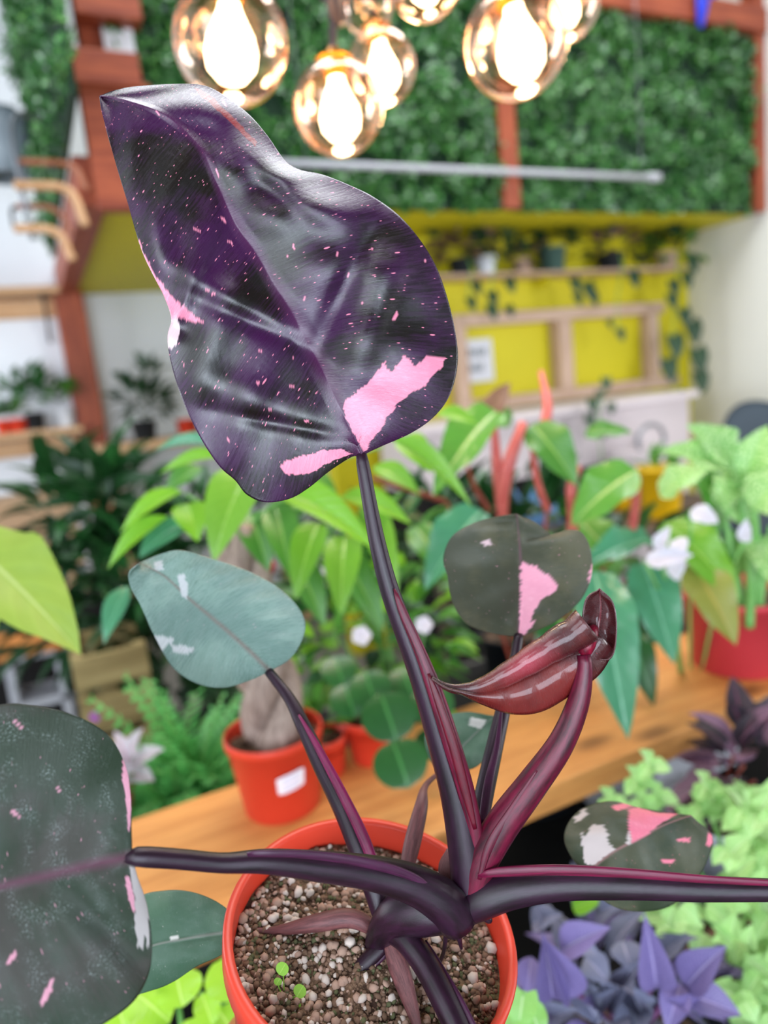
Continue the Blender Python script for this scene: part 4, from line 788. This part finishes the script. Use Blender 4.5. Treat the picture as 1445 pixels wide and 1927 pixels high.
for k, (u, v, s) in enumerate(((680, 1196, 26), (797, 1176, 24), (612, 1075, 12), (700, 1140, 14))):
    for a in range(5): th = a*1.257; pleaf(bs, u, v, 1.05, u+s*.75*math.cos(th), v+s*.75*math.sin(th), 1.045, s*.8, M_petal, 'round', .3, .3, 0, .2, name='petal')
# red-lipped flower tip
q = P(510, 1080, .98); tube('bud', [tuple(q)+(.003,), tuple(q+Vector((0, 0, .012)))+(.008,), tuple(q+Vector((0, 0, .022)))+(.003,)], M_potred2, bs, 8, 10)
# round-leaved peperomias in small red pots
B2 = onz(690, 1412, PZ); B2.z = PZ; B2.y = min(B2.y, .93)
pp = potted('peperomia', B2, .042, .07, M_potred, M_soil, 'round-leaved dark green peperomia in a small red pot behind the money tree', taper=.7)
for u, v, r, d in ((735, 1352, 62, .93), (757, 1440, 62, .90), (700, 1300, 48, .98), (815, 1330, 50, .98), (660, 1320, 44, 1.0), (770, 1290, 46, 1.0), (820, 1400, 44, .97), (640, 1265, 40, 1.03)):
    pleaf(pp, u-r*.3, v-r*.75, d+.02, u+r*.2, v+r*.7, d-.01, r*1.7, M_gloss, 'round', .5, .15, 0, .45)
stems(pp, B2+Vector((0, 0, .06)), [P(u, v, d) for u, v, d in ((715, 1310, .95), (738, 1395, .92), (690, 1270, .99), (800, 1300, .99))], M_greenstem, .002)
B3 = onz(650, 1372, PZ); p3 = potted('small_red_pot', Vector((B2.x-.075, min(B2.y+.03, .935), PZ)), .036, .06, M_potred, M_soil, 'tiny red pot with a green sprout between money tree and peperomia', taper=.7)
bush(p3, p3.location+Vector((0, 0, .08)), .03, 12, .05, .6, M_mid, 'ovate', 9, .6, .6)
# broad-leaved philodendron with coral red stalks
C1 = Vector((P(985, 1150, 1.3).x, P(985, 1150, 1.3).y, BZ))
rp = potted('red_stalk_philodendron', C1, .10, .16, M_potdark, M_soil, 'broad-leaved green philodendron with coral red stalks behind the plank')
RL = [(935, 775, 1.08, 815, 935, 1.0, 92, M_redem), (1000, 800, 1.12, 1085, 915, 1.08, 82, M_mid), (1200, 885, 1.05, 1075, 990, 1.08, 105, M_redem), (1118, 1075, 1.0, 1182, 1392, .90, 108, M_blue), (905, 960, 1.05, 800, 1110, 1.0, 95, M_blue), (1225, 1015, 1.12, 1090, 1075, 1.06, 70, M_blue), (1100, 820, 1.25, 1190, 815, 1.22, 42, M_mid),
      (1210, 1060, 1.12, 1268, 1250, 1.04, 92, M_blue), (1000, 1060, 1.18, 1060, 1180, 1.14, 80, M_redem), (1140, 1050, 1.2, 1110, 1170, 1.15, 70, M_mid), (960, 1070, 1.22, 880, 1150, 1.2, 80, M_mid), (1090, 980, 1.2, 1170, 1080, 1.16, 76, M_redem), (900, 830, 1.28, 960, 720, 1.3, 60, M_vinebrown), (960, 800, 1.3, 890, 760, 1.3, 50, M_redem), (780, 990, 1.2, 850, 1100, 1.15, 70, M_mid), (1020, 1000, 1.25, 960, 1080, 1.2, 80, M_mid), (1180, 1180, 1.2, 1230, 1330, 1.15, 60, M_gloss), (1060, 1150, 1.22, 1030, 1270, 1.18, 80, M_gloss)]
for u0, v0, d0, u1, v1, d1, w_, mm_ in RL: pleaf(rp, u0, v0, d0, u1, v1, d1, w_, mm_, 'ovate', .7, .28, .1, .5)
ct = C1+Vector((0, 0, .14))
for pts in (((950, 1040, 1.22, 8), (945, 950, 1.14, 12), (955, 880, 1.1, 13), (985, 795, 1.1, 9)), ((945, 960, 1.14, 11), (935, 870, 1.12, 10), (930, 800, 1.1, 6)), ((1075, 1040, 1.18, 9), (1078, 960, 1.12, 11), (1075, 915, 1.1, 10), (1090, 880, 1.12, 6)), ((1025, 800, 1.18, 10), (1030, 760, 1.2, 9), (1018, 700, 1.25, 5)), ((1030, 960, 1.2, 7), (1010, 900, 1.15, 6), (1000, 830, 1.12, 5)), ((1190, 1000, 1.12, 8), (1195, 955, 1.1, 9), (1200, 900, 1.06, 6)), ((920, 960, 1.15, 5), (895, 920, 1.13, 5), (880, 880, 1.1, 4)), ((840, 945, 1.15, 5), (780, 925, 1.12, 5), (700, 900, 1.1, 4))):
    ptube('stalk', pts, M_redstem if pts[0][3] > 5 else M_brownstem, rp, 16, 10)
stems(rp, ct, [P(950, 1040, 1.22), P(1075, 1040, 1.18), P(1030, 960, 1.2), P(1120, 1078, 1.02), P(905, 965, 1.06), P(1190, 1000, 1.12), P(1212, 1062, 1.12), P(840, 945, 1.15)], M_brownstem, .004)
# speckled dieffenbachia in the coral red pot at the right edge of the plank
B4 = onz(1425, 1255, PZ); B4.y = .825
db = potted('dieffenbachia', B4, .100, .135, M_potred2, M_soil, 'speckled dieffenbachia in a coral red pot at the right end of the plank', taper=.8)
DL = [(1250, 985, 1.10, 1392, 1130, 1.02, 90, MM[1]), (1300, 1060, 1.06, 1385, 1215, 1.0, 86, leafmat('yellowing_leaf', '7f8a34', '9a9a4c', 'b0a04c', .4, .5, .3)), (1240, 930, 1.2, 1340, 880, 1.15, 70, M_speck), (1390, 890, 1.15, 1290, 800, 1.12, 96, M_speck), (1380, 900, 1.15, 1240, 850, 1.1, 92, M_speck), (1400, 930, 1.15, 1445, 800, 1.12, 96, M_speck), (1400, 900, 1.2, 1365, 960, 1.12, 90, M_speck), (1420, 960, 1.1, 1500, 880, 1.08, 100, M_speck), (1350, 900, 1.2, 1420, 1000, 1.15, 80, M_speck), (1360, 950, 1.2, 1300, 900, 1.18, 100, M_mid), (1430, 1010, 1.15, 1480, 1120, 1.08, 80, M_speck), (1310, 960, 1.2, 1330, 1050, 1.18, 70, M_mid), (1395, 1000, 1.2, 1380, 1100, 1.16, 60, M_mid), (1450, 900, 1.25, 1400, 830, 1.25, 80, M_mid)]
for u0, v0, d0, u1, v1, d1, w_, mm_ in DL: pleaf(db, u0, v0, d0, u1, v1, d1, w_, mm_, 'ovate', .7, .25, .12, .5)
sb = B4+Vector((0, 0, .10))
for pts in (((1410, 1180, 1.17, 9), (1412, 1080, 1.15, 9), (1400, 980, 1.15, 7), (1385, 900, 1.15, 5)), ((1432, 1180, 1.18, 8), (1425, 1060, 1.16, 8), (1420, 960, 1.12, 6)), ((1402, 1190, 1.19, 7), (1390, 1100, 1.18, 7), (1370, 1010, 1.18, 6), (1352, 905, 1.2, 4)), ((1418, 1185, 1.2, 6), (1440, 1080, 1.18, 6), (1450, 990, 1.14, 5)), ((1405, 1185, 1.2, 6), (1370, 1110, 1.18, 5), (1300, 1020, 1.14, 5), (1252, 985, 1.11, 4))): ptube('stalk', pts, M_greenstem, db, 18, 10)
q = P(1080, 1080, 1.62); sh = potted('shade_plant', Vector((q.x, 1.5, BZ)), .09, .13, M_potdark, M_soil, 'dark leafy plant in the gaps behind the red-stalked philodendron')
bush(sh, P(1000, 1010, 1.6), .14, 70, .10, .42, M_gloss, 'ovate', 95, .1, .8, (1.1, .5, 1), [M_gloss, M_darkpalm, M_darkpalm], -.8)
bush(sh, P(1170, 1090, 1.55), .16, 80, .10, .42, M_gloss, 'ovate', 96, .1, .8, (1.1, .5, 1), [M_gloss, M_darkpalm, M_mid], -.8)
bush(sh, P(850, 1020, 1.6), .15, 70, .10, .42, M_gloss, 'ovate', 97, .1, .8, (1.1, .5, 1), [M_gloss, M_darkpalm, M_darkpalm], -.8)
stems(sh, Vector((q.x, 1.5, BZ+.11)), [P(1000, 1030, 1.6), P(1170, 1100, 1.55), P(860, 1040, 1.6), P(1080, 1060, 1.6)], M_greenstem, .004)
# white splashed plant between them
C2 = Vector((P(1290, 1080, 1.32).x, P(1290, 1080, 1.32).y, BZ))
wp = potted('white_splashed_plant', C2, .06, .10, M_potdark, M_soil, 'plant with white splashed leaves between the red-stalked plant and the dieffenbachia')
for u0, v0, u1, v1, w_ in ((1300, 960, 1352, 985, 34), (1235, 1035, 1262, 990, 24), (1215, 1058, 1305, 1045, 36), (1262, 1085, 1290, 1050, 34), (1400, 1020, 1405, 975, 22), (1270, 1015, 1290, 1040, 30)): pleaf(wp, u0, v0, 1.0, u1, v1, .98, w_*1.2, M_whiteleaf, 'ovate', .5, .2, .1, .4)
stems(wp, C2+Vector((0, 0, .09)), [P(u, v, 1.0) for u, v in ((1300, 960), (1235, 1035), (1215, 1058), (1400, 1020))], M_greenstem, .003)
# yellow pot with its little plant
B5 = P(1243, 955, 2.5); M_ypot = plain('bright_yellow_pot', 'eebb10', .4, .1, 6)
yp = potted('yellow_pot_plant', B5-Vector((0, 0, .03)), .083, .175, M_ypot, M_soil, 'small plant in a bright yellow pot in the middle distance')
bush(yp, B5+Vector((0, 0, .13)), .05, 16, .07, .5, M_mid, 'ovate', 21, .5, .6)
o = lathe('flower_tray', [(.001, 0), (.05, 0), (.055, .02), (.05, .02), (.001, .015)], B5+Vector((0, 0, .12)), M_ypot, yp, 16)
zt2 = B5.z-.03
M_btab = woodmat('dark_brown_table', '5a463a', '3c2c24', 0, .5, False)
root = thing('back_table', (B5.x, B5.y, 0), 'dark brown table in the middle distance behind the plants', 'table')
box('top', (B5.x-.75, B5.y-.12, zt2-.04), (B5.x+.4, B5.y+.4, zt2), M_btab, root, .005)
for sx in (-.72, .33):
    for sy in (-.1, .33): box('leg', (B5.x+sx, B5.y+sy, 0), (B5.x+sx+.05, B5.y+sy+.05, zt2-.04), M_btab, root, .004)
for k, (u, v, r, mtx, lab) in enumerate(((1165, 868, .04, M_ypot, 'low yellow cup on the dark brown table, left of the yellow pot'), (1195, 862, .035, M_potred2, 'low red cup on the dark brown table beside the yellow pot'))):
    q = P(u, v, 2.65); q.z = zt2; o = lathe('cup', [(.001, 0), (r*.75, 0), (r, .10), (r*.93, .10), (r*.7, .01), (.001, .008)], q, mtx, None, 20, None, q); tag(o, lab, 'cup')
q = P(1020, 945, 2.6); q.z = zt2; M_bluebag = plain('slate_blue_plastic', '5a86b4', .45, .2, 8)
root = thing('blue_watering_can', q, 'slate blue watering can standing on the dark brown table behind the red stalks', 'watering can')
lathe('body', [(.001, 0), (.07, 0), (.075, .01), (.065, .12), (.03, .15), (.025, .15), (.001, .14)], q, M_bluebag, root, 24)
tube('spout', [tuple(q+Vector((-.06, 0, .04)))+(.012,), tuple(q+Vector((-.12, -.01, .12)))+(.008,), tuple(q+Vector((-.15, -.01, .17)))+(.008,)], M_bluebag, root, 10, 8)
tube('handle', [tuple(q+Vector((.06, 0, .03)))+(.007,), tuple(q+Vector((.12, 0, .09)))+(.007,), tuple(q+Vector((.04, 0, .15)))+(.007,)], M_bluebag, root, 14, 8)
# ------------------------------------------------------------------ left side plants
# bright fern-like plant behind the plank
C3 = Vector((P(350, 1440, 1.22).x, P(350, 1440, 1.22).y, BZ))
fr = potted('bright_fern', C3, .09, .12, M_potdark, M_soil, 'bright green fern behind the left end of the plank')
rnd = random.Random(12); ctr = P(345, 1400, 1.25)
for k in range(60):
    th = rnd.uniform(0, 6.283); el = rnd.uniform(.1, 1.35); L = rnd.uniform(.13, .26); b = C3+Vector((rnd.uniform(-.03, .03), rnd.uniform(-.03, .03), .10))
    dr = Vector((math.cos(th)*math.cos(el), math.sin(th)*math.cos(el)*.8, math.sin(el))); tip = b+dr*L+Vector((0, 0, .02)); pm = b.lerp(tip, .5)+Vector((0, 0, .035))
    path = catmull([tuple(b), tuple(pm), tuple(tip)], 15); fo = tube('frond', [tuple(x)+(.0013,) for x in path[::2]], M_greenstem, fr, 10, 6)
    vs, fs, uvs = [], [], []
    for i in range(2, 15):
        p = Vector(path[i]); tg = Vector(path[i]-path[i-1]).normalized(); sd_ = tg.cross(Vector((0, 0, 1))).normalized(); l = .044*(1-.6*i/15)
        for s_ in (-1, 1):
            ax = (sd_*s_+tg*.5-Vector((0, 0, .15+.2*rnd.random()))).normalized(); wd = tg*(l*.2); n0 = len(vs)
            vs += [p, p+ax*l*.4+wd, p+ax*l*.75+wd*.8, p+ax*l, p+ax*l*.75-wd*.8, p+ax*l*.4-wd, p+ax*l*.5-Vector((0, 0, .002))]; uvs += [(0, .5), (.4, 1), (.75, .9), (1, .5), (.75, .1), (.4, 0), (.5, .5)]
            fs += [(n0, n0+1, n0+6), (n0+1, n0+2, n0+6), (n0+2, n0+3, n0+6), (n0+3, n0+4, n0+6), (n0+4, n0+5, n0+6), (n0+5, n0, n0+6)]
    lf = obj('leaflets', vs, fs, M_fern, fo, True, uvs); lf['kind'] = 'stuff'
q = P(420, 1180, 1.95); ds = potted('dark_shrub', Vector((q.x, q.y, .45)), .13, .2, M_potdark, M_soil, 'dark green shrub in the shade behind the money tree')
bush(ds, P(400, 1090, 1.95), .28, 150, .12, .36, M_darkpalm, 'ovate', 91, .1, .9, (1.25, .6, 1.0), [M_darkpalm, M_darkpalm, M_gloss], -.8)
bush(ds, P(330, 1240, 1.9), .17, 80, .12, .36, M_darkpalm, 'ovate', 92, .1, .9, (1.25, .6, 1.0), None, -.8)
stems(ds, Vector((q.x, q.y, .62)), [P(380, 1150, 1.95), P(450, 1120, 1.95), P(330, 1220, 1.9)], M_greenstem, .006)
o = box('shade_block', (q.x-.16, q.y-.16, 0), (q.x+.16, q.y+.16, .45), M_dark, None, .004, (q.x, q.y, 0)); tag(o, 'dark stand block carrying the shaded shrub', 'stand')
# white and pink caladium
C4 = Vector((P(232, 1480, 1.2).x, P(232, 1480, 1.2).y, BZ)); cl = potted('pale_caladium', C4, .05, .09, M_potdark, M_soil, 'pale grey-pink leaved caladium left of the fern')
M_cal = leafmat('pale_pink_grey_leaf', 'b9b4ba', 'd0c6ce', 'c890a4', .5, .4, .3, .05, 6, .3, '6a8a72', .42)
for u0, v0, u1, v1, w_ in ((245, 1450, 215, 1375, 50), (255, 1440, 310, 1410, 46), (240, 1440, 270, 1370, 44), (250, 1460, 290, 1470, 44), (235, 1430, 190, 1410, 40)): pleaf(cl, u0, v0, 1.13, u1, v1, 1.1, w_, M_cal, 'heart', .6, .25, .1, .5)
stems(cl, C4+Vector((0, 0, .08)), [P(245, 1450, 1.13), P(252, 1455, 1.13), P(236, 1430, 1.13)], M_brownstem, .002)
q = P(180, 1360, 1.18); leaf(cl, q, q+Vector((.0, 0, .02)), -FWD, .018, leafmat('magenta_petal', '7a3a78', '9a5a98', 'b080b0', .5), 'round', .2, .2, 0, 'petal')
# dark palm-like plant
C5 = Vector((P(185, 1100, 2.0).x, P(185, 1100, 2.0).y, .55))
dp = potted('dark_palm', C5, .13, .22, M_potdark, M_soil, 'dark green bushy palm at the left before the red post')
rnd = random.Random(31)
DPL = [(190, 930, 55, 905), (185, 920, 70, 860), (195, 915, 150, 815), (205, 915, 225, 800), (210, 920, 235, 850), (215, 925, 300, 855), (190, 945, 60, 960), (195, 960, 75, 1030), (215, 940, 320, 900), (200, 930, 110, 830), (210, 950, 290, 960), (205, 970, 260, 1050), (195, 980, 120, 1080), (190, 990, 100, 1120), (210, 990, 240, 1090), (200, 1000, 180, 1110), (195, 940, 90, 925), (205, 940, 160, 860), (210, 935, 270, 880)]
for k, (u0, v0, u1, v1) in enumerate(DPL): pleaf(dp, u0, v0, 1.95+rnd.uniform(-.08, .08), u1, v1, 1.85+rnd.uniform(-.1, .1), 34, M_darkpalm, 'lance', .9, .3, 0, .4)
bush(dp, P(215, 1130, 1.95), .22, 110, .17, .26, M_darkpalm, 'lance', 35, .1, 1.0, (1.1, .6, 1.0), None, -.8)
bush(dp, P(195, 990, 1.98), .19, 90, .16, .24, M_darkpalm, 'lance', 33, .1, 1.0, (1, .7, 1.0), [M_darkpalm, M_darkpalm, M_gloss], -.7)
stems(dp, C5+Vector((0, 0, .2)), [P(200, 950, 1.97), P(185, 980, 1.95), P(215, 970, 1.95), P(205, 1020, 1.97)], M_greenstem, .006)
o = box('plant_block', (C5.x-.18, C5.y-.16, 0), (C5.x+.18, C5.y+.16, .55), M_dark, None, .004, (C5.x, C5.y, 0)); tag(o, 'dark stand block carrying the bushy palm', 'stand')
# neon philodendron leaf reaching in from the left
C6 = Vector((P(-120, 1250, 1.0).x, P(-120, 1250, 1.0).y, BZ)); ne = potted('chartreuse_philodendron', C6, .09, .15, M_potdark, M_soil, 'chartreuse big-leaved philodendron reaching in from the left edge')
M_neon = leafmat('dull_chartreuse_leaf', '7f9a38', '98b24c', 'b4c878', .5, .35, .25, .025, 7, .1)
pleaf(ne, -70, 1010, .80, 152, 1232, .74, 165, M_neon, 'ovate', .5, .2, .1, .45); pleaf(ne, -40, 1120, .86, 75, 1165, .84, 110, M_neon, 'heart', .5, .2, .1, .5); pleaf(ne, -90, 1060, .86, -20, 1250, .82, 120, M_neon, 'heart', .5, .2, .1, .5); pleaf(ne, -100, 1000, .9, -60, 900, .9, 110, M_neon, 'heart', .5, .2, .1, .5)
stems(ne, C6+Vector((0, 0, .13)), [P(-70, 1010, .80), P(-40, 1120, .86), P(-90, 1060, .86), P(-100, 1000, .9)], M_greenstem, .004)
# small plants on the lower wall shelf
def shelfplant(u, y, r, h, pm, lm, n, L, label, seed, W=.5, shape='ovate', rad=.1, zc=None):
    q = ony(u, 800, y); b = Vector((q.x, y, s2.z)); r_ = potted('shelf_plant', b, r, h, pm, M_soil, label, 'potted plant', 'small plants on the lower pine shelf')
    bush(r_, b+Vector((0, 0, h+rad*.7)), rad, n, L, W, lm, shape, seed, .3, .7); return r_
shelfplant(8, 5.05, .055, .085, M_potred, M_gloss, 22, .09, 'leftmost red-potted seedling on the lower pine shelf', 41, rad=.05)
shelfplant(36, 5.03, .055, .085, M_potred, M_mid, 14, .08, 'second red-potted seedling on the lower pine shelf', 42, rad=.05)
shelfplant(68, 5.02, .06, .11, M_potdark, M_gloss, 60, .11, 'dark-potted leafy plant in the middle of the lower pine shelf', 43, rad=.16)
shelfplant(128, 5.04, .055, .11, M_white, M_mid, 28, .09, 'white-potted plant at the post end of the lower pine shelf', 44, rad=.10)
# dark plant on a small wooden table by the white wall
q = ony(275, 828, 4.6); root = thing('side_table', (q.x, q.y, 0), 'small brown wooden table by the white wall', 'table')
box('top', (q.x-.28, 4.4, q.z-.05), (q.x+.9, 4.9, q.z), M_shelf, root, .004)
for sx in (-.25, .82):
    for sy in (4.44, 4.82): box('leg', (q.x+sx, sy, 0), (q.x+sx+.05, sy+.05, q.z-.05), M_shelf, root, .003)
zq = potted('dark_zz_plant', Vector((q.x, 4.6, q.z)), .08, .12, M_potdark, M_soil, 'dark green plant in a black pot on the small brown table')
bush(zq, Vector((q.x+.02, 4.6, q.z+.22)), .16, 90, .11, .4, M_vine, 'ovate', 51, .3, .7, (1, .8, 1.0), None, -.6); bush(zq, Vector((q.x+.1, 4.6, q.z+.42)), .05, 14, .1, .4, M_vine, 'ovate', 52, .5, .7)
o = lathe('terracotta_pot', potprof(.07, .10), (q.x+.26, 4.6, q.z), M_potred, None, 32, None, (q.x+.26, 4.6, q.z)); tag(o, 'empty terracotta pot beside the dark plant on the brown table', 'pot')
# ------------------------------------------------------------------ plants on the yellow wall shelf
def wallplant(u, r, h, pm, lm, n, L, label, seed, rad, mats=None, dz=.0, vine=(), vm=None):
    q = ony(u, 505, 3.5); b = Vector((q.x, 3.5, zs)); r_ = potted('trailing_plant', b, r, h, pm, M_soil, label, 'potted plant', 'trailing plants on the yellow wall shelf')
    bush(r_, b+Vector((0, -.04, h+dz)), rad*1.25, int(n*1.3), L*1.15, .6, lm, 'ovate', seed, .2, .7, (1, .55, .9), mats, -.5)
    for (u1, v1, s) in vine:
        p = ony(u1, v1, 3.36); pe = Vector((p.x, 3.36, p.z)); 
        leaf(r_, pe+Vector((0, 0, s/290*.5)), pe-Vector((-.01, .02, s/290*.5)), -FWD+Vector((0, 0, .4)), s/290*.75, vm or lm, 'heart', .4, .2)
    if vine:
        lowest = max(vine, key=lambda x: x[1]); pl_ = ony(lowest[0], lowest[1], 3.365); tube('vine', [(b.x, 3.44, zs+h, .004), (b.x*.6+pl_.x*.4, 3.37, zs+.02, .004), (pl_.x, 3.37, (zs+pl_.z)/2, .003), (pl_.x, 3.37, pl_.z, .003)], M_greenstem, r_, 16, 6)
wallplant(868, .07, .09, M_potdark, M_vinebrown, 46, .10, 'brown-leaved bushy plant at the left end of the yellow wall shelf', 61, .15, [M_vinebrown, M_vine, M_vinebrown], .05, [(885, 575, 22), (895, 545, 22)], M_vine)
wallplant(915, .06, .10, M_white, M_vine, 40, .09, 'white-potted dark vine on the yellow wall shelf with a long hanging leaf', 62, .11, None, .02, [(925, 565, 24), (924, 590, 26), (958, 540, 24), (957, 588, 20)])
wallplant(985, .055, .08, M_pale, M_vinebrown, 22, .07, 'small pinkish plant left of the grey-green pot on the yellow wall shelf', 63, .08, [M_vinebrown, M_vine])
wallplant(1040, .085, .14, M_potgreen, M_vine, 46, .10, 'upright dark plant in a grey-green pot on the yellow wall shelf', 64, .11, None, .06)
wallplant(1150, .09, .10, M_potdark, M_vine, 44, .09, 'dark-potted trailing plant right of the grey-green pot', 65, .14, [M_vine, M_vine, M_vinebrown], .02, [(1085, 565, 22), (1105, 550, 30), (1115, 565, 24), (1080, 540, 26), (1190, 528, 30), (1145, 612, 16), (1165, 632, 22)], M_vine)
wallplant(1255, .07, .10, M_pale, M_vine, 50, .10, 'big trailing vine at the right end of the yellow wall shelf', 66, .15, [M_vine, M_mid, M_vine], .03, [(1265, 545, 30), (1262, 570, 30), (1300, 500, 34), (1285, 600, 34), (1302, 628, 44), (1268, 655, 44), (1256, 700, 44), (1312, 682, 48), (1316, 722, 42), (1272, 762, 46), (1290, 530, 30)], M_vine)
lo_v = thing('climbing_vine', ony(1130, 800, 2.95), 'sparse dark climbing vine before the white counter', 'vine')
for u, v, s in ((1140, 725, 30), (1115, 765, 32), (1150, 770, 26), (1110, 795, 30), (1135, 812, 34), (1128, 745, 24)):
    p = ony(u, v, 2.95); leaf(lo_v, p+Vector((0, 0, s/420*.5)), p-Vector((.02, .02, s/420*.5)), -FWD, s/420*.8, M_vine, 'heart', .4, .2)
p, q = ony(1140, 718, 2.96), ony(1132, 860, 2.96); tube('vine', [tuple(p)+(.004,), tuple(p.lerp(q, .5)+Vector((-.04, 0, 0)))+(.004,), tuple(q)+(.004,), (q.x, 2.96, zc-.5, .004)], M_greenstem, lo_v, 14, 6)
# ------------------------------------------------------------------ plants below the plank edge, in front
M_wpot = plain('white_plastic_pot', 'd8dae6', .5, .05, 4)
def frontpot(name, u, v, d, r, h, pm, label):
    q = P(u, v, d); b = Vector((q.x, q.y, BZ)); return potted(name, b, r, h, pm, M_soil, label), b
# lime tradescantia, right
lt, b = frontpot('lime_tradescantia', 1400, 1740, .84, .085, .11, M_potdark, 'pale lime tradescantia spilling below the plank at the lower right')
rnd = random.Random(71)
for k in range(130):
    u = rnd.uniform(1235, 1470); v = rnd.uniform(1500, 1950)
    if u < 1330+ (1700-v)*.25 and v < 1690: u = rnd.uniform(1380, 1470)
    if u < 1400 and v > 1760: u = rnd.uniform(1370, 1470)
    d = .80+rnd.uniform(-.05, .08)-(v-1500)*.0002; a = rnd.uniform(0, 6.283); L = rnd.uniform(44, 70); 
    pleaf(lt, u, v, d, u+L*math.cos(a), v+L*math.sin(a)*.8, d-.01, L*.72, M_limetrad, 'ovate', rnd.choice((.5, .9)), .35, .1, .5)
for u, v in ((1200, 1470), (1225, 1440), (1240, 1500), (1210, 1510), (1330, 1480), (1345, 1500), (1320, 1520), (1290, 1545), (1360, 1520), (1150, 1510)):
    for a in (.3, 2.2, 4.1): pleaf(lt, u, v, .86, u+40*math.cos(a), v+36*math.sin(a), .85, 34, M_limetrad, 'ovate', .7, .35, .1, .5)
stems(lt, b+Vector((0, 0, .09)), [P(1225, 1520, .87), P(1335, 1520, .87), P(1400, 1600, .84), P(1300, 1720, .82), P(1420, 1850, .76), P(1160, 1520, .88)], M_greenstem, .003)
# purple heart tradescantia, lower right
pt, b = frontpot('purple_tradescantia', 1180, 1880, .74, .09, .10, M_potdark, 'purple-leaved tradescantia right of the front pot')
PL = [(1040, 1880, 1022, 1755, 62, 0), (1055, 1790, 1150, 1745, 62, 0), (1075, 1880, 1018, 1760, 60, 0), (1235, 1860, 1212, 1718, 66, 0), (1290, 1860, 1368, 1780, 72, 0), (1290, 1870, 1398, 1912, 62, 0), (1280, 1850, 1255, 1945, 56, 0), (1140, 1900, 1215, 1800, 44, 1), (1100, 1800, 1150, 1855, 56, 1), (1110, 1920, 1160, 1860, 40, 1), (1060, 1760, 1130, 1800, 50, 1), (1170, 1770, 1190, 1830, 56, 1), (1000, 1800, 990, 1880, 44, 0), (1000, 1740, 1060, 1720, 46, 1), (1010, 1930, 1090, 1900, 50, 1), (1200, 1900, 1150, 1940, 56, 1), (1240, 1800, 1300, 1760, 46, 1), (1220, 1920, 1180, 1850, 50, 1), (1130, 1720, 1180, 1700, 40, 1), (1030, 1700, 1020, 1760, 34, 1), (1320, 1920, 1250, 1880, 50, 0), (1170, 1860, 1230, 1910, 54, 1), (1080, 1850, 1130, 1930, 60, 1)]
for u0, v0, u1, v1, w_, k in PL: d = .68 if k == 0 else .73; pleaf(pt, u0, v0, d+.015, u1, v1, d-.01, w_, (M_setc, M_setcg)[k], 'lance', .6, .45, 0, .35)
bush(pt, P(1150, 1850, .80), .10, 50, .07, .38, M_setcg, 'lance', 77, .3, .7, (1.1, .8, .5), [M_setcg, M_setcg, M_setc])
stems(pt, b+Vector((0, 0, .09)), [P(1050, 1850, .73), P(1230, 1850, .72), P(1290, 1865, .70), P(1130, 1880, .74)], stemmat('purple_stalk', '4a2a4a', '7a4a70', .4), .004)
pleaf(pt, 1078, 1712, .76, 1138, 1690, .75, 36, M_lime, 'ovate', .5, .3, 0, .4)
# chartreuse pothos, lower left, and a pale one at the lower middle right
cp, b = frontpot('chartreuse_pothos', 330, 1900, .72, .08, .10, M_potdark, 'chartreuse round-leaved pothos below the plank at the lower left')
for u0, v0, u1, v1, w_ in ((425, 1800, 440, 1885, 92), (330, 1830, 345, 1895, 86), (255, 1870, 320, 1925, 90), (380, 1870, 400, 1930, 50), (300, 1890, 260, 1960, 80), (220, 1880, 240, 1960, 80), (410, 1900, 450, 1960, 70), (350, 1920, 370, 1990, 80), (160, 1900, 210, 1960, 80), (320, 1800, 300, 1850, 50)):
    pleaf(cp, u0, v0, .66, u1, v1, .645, w_, M_yellowgreen, 'round', .6, .3, .1, .45)
for u0, v0, u1, v1, w_ in ((400, 1930, 460, 1895, 50), (280, 1950, 330, 1990, 60)): pleaf(cp, u0, v0, .69, u1, v1, .68, w_, M_mid, 'ovate', .6, .3, .1, .45)
stems(cp, b+Vector((0, 0, .09)), [P(425, 1800, .67), P(330, 1830, .67), P(255, 1870, .67), P(380, 1870, .67)], M_greenstem, .003)
pl2, b = frontpot('pale_pothos', 985, 1930, .66, .05, .08, M_potdark, 'pale green pothos tucked under the right side of the front pot')
for u0, v0, u1, v1, w_ in ((985, 1868, 975, 1945, 60), (960, 1900, 930, 1960, 60), (1000, 1900, 1020, 1960, 50)): pleaf(pl2, u0, v0, .60, u1, v1, .59, w_, leafmat('marbled_leaf', '7ab84c', 'a8dc80', 'd0ecb0', .4, .45, .3), 'heart', .5, .25, .1, .45)
stems(pl2, b+Vector((0, 0, .07)), [P(985, 1868, .60), P(960, 1900, .60)], M_greenstem, .003)
# white bucket with dark rose plant under the right half of the plank
q = P(1330, 1470, 1.05); b = Vector((q.x, .66, BZ)); bk = potted('dark_rose_plant', b, .075, .15, M_wpot, M_soil, 'dark rose-leaved plant in a white pot under the right half of the plank', taper=.8)
bush(bk, P(1405, 1440, .98), .07, 46, .07, .5, M_darkpink, 'ovate', 81, .1, .8, (1, .8, .8), [M_darkpink, M_darkpink, leafmat('dusty_rose_leaf', '6a4a60', '8a6a80', 'b080a0', .5)], -.6)
stems(bk, b+Vector((0, 0, .13)), [P(1400, 1440, .98), P(1380, 1420, 1.0), P(1420, 1470, .97)], M_brownstem, .003)
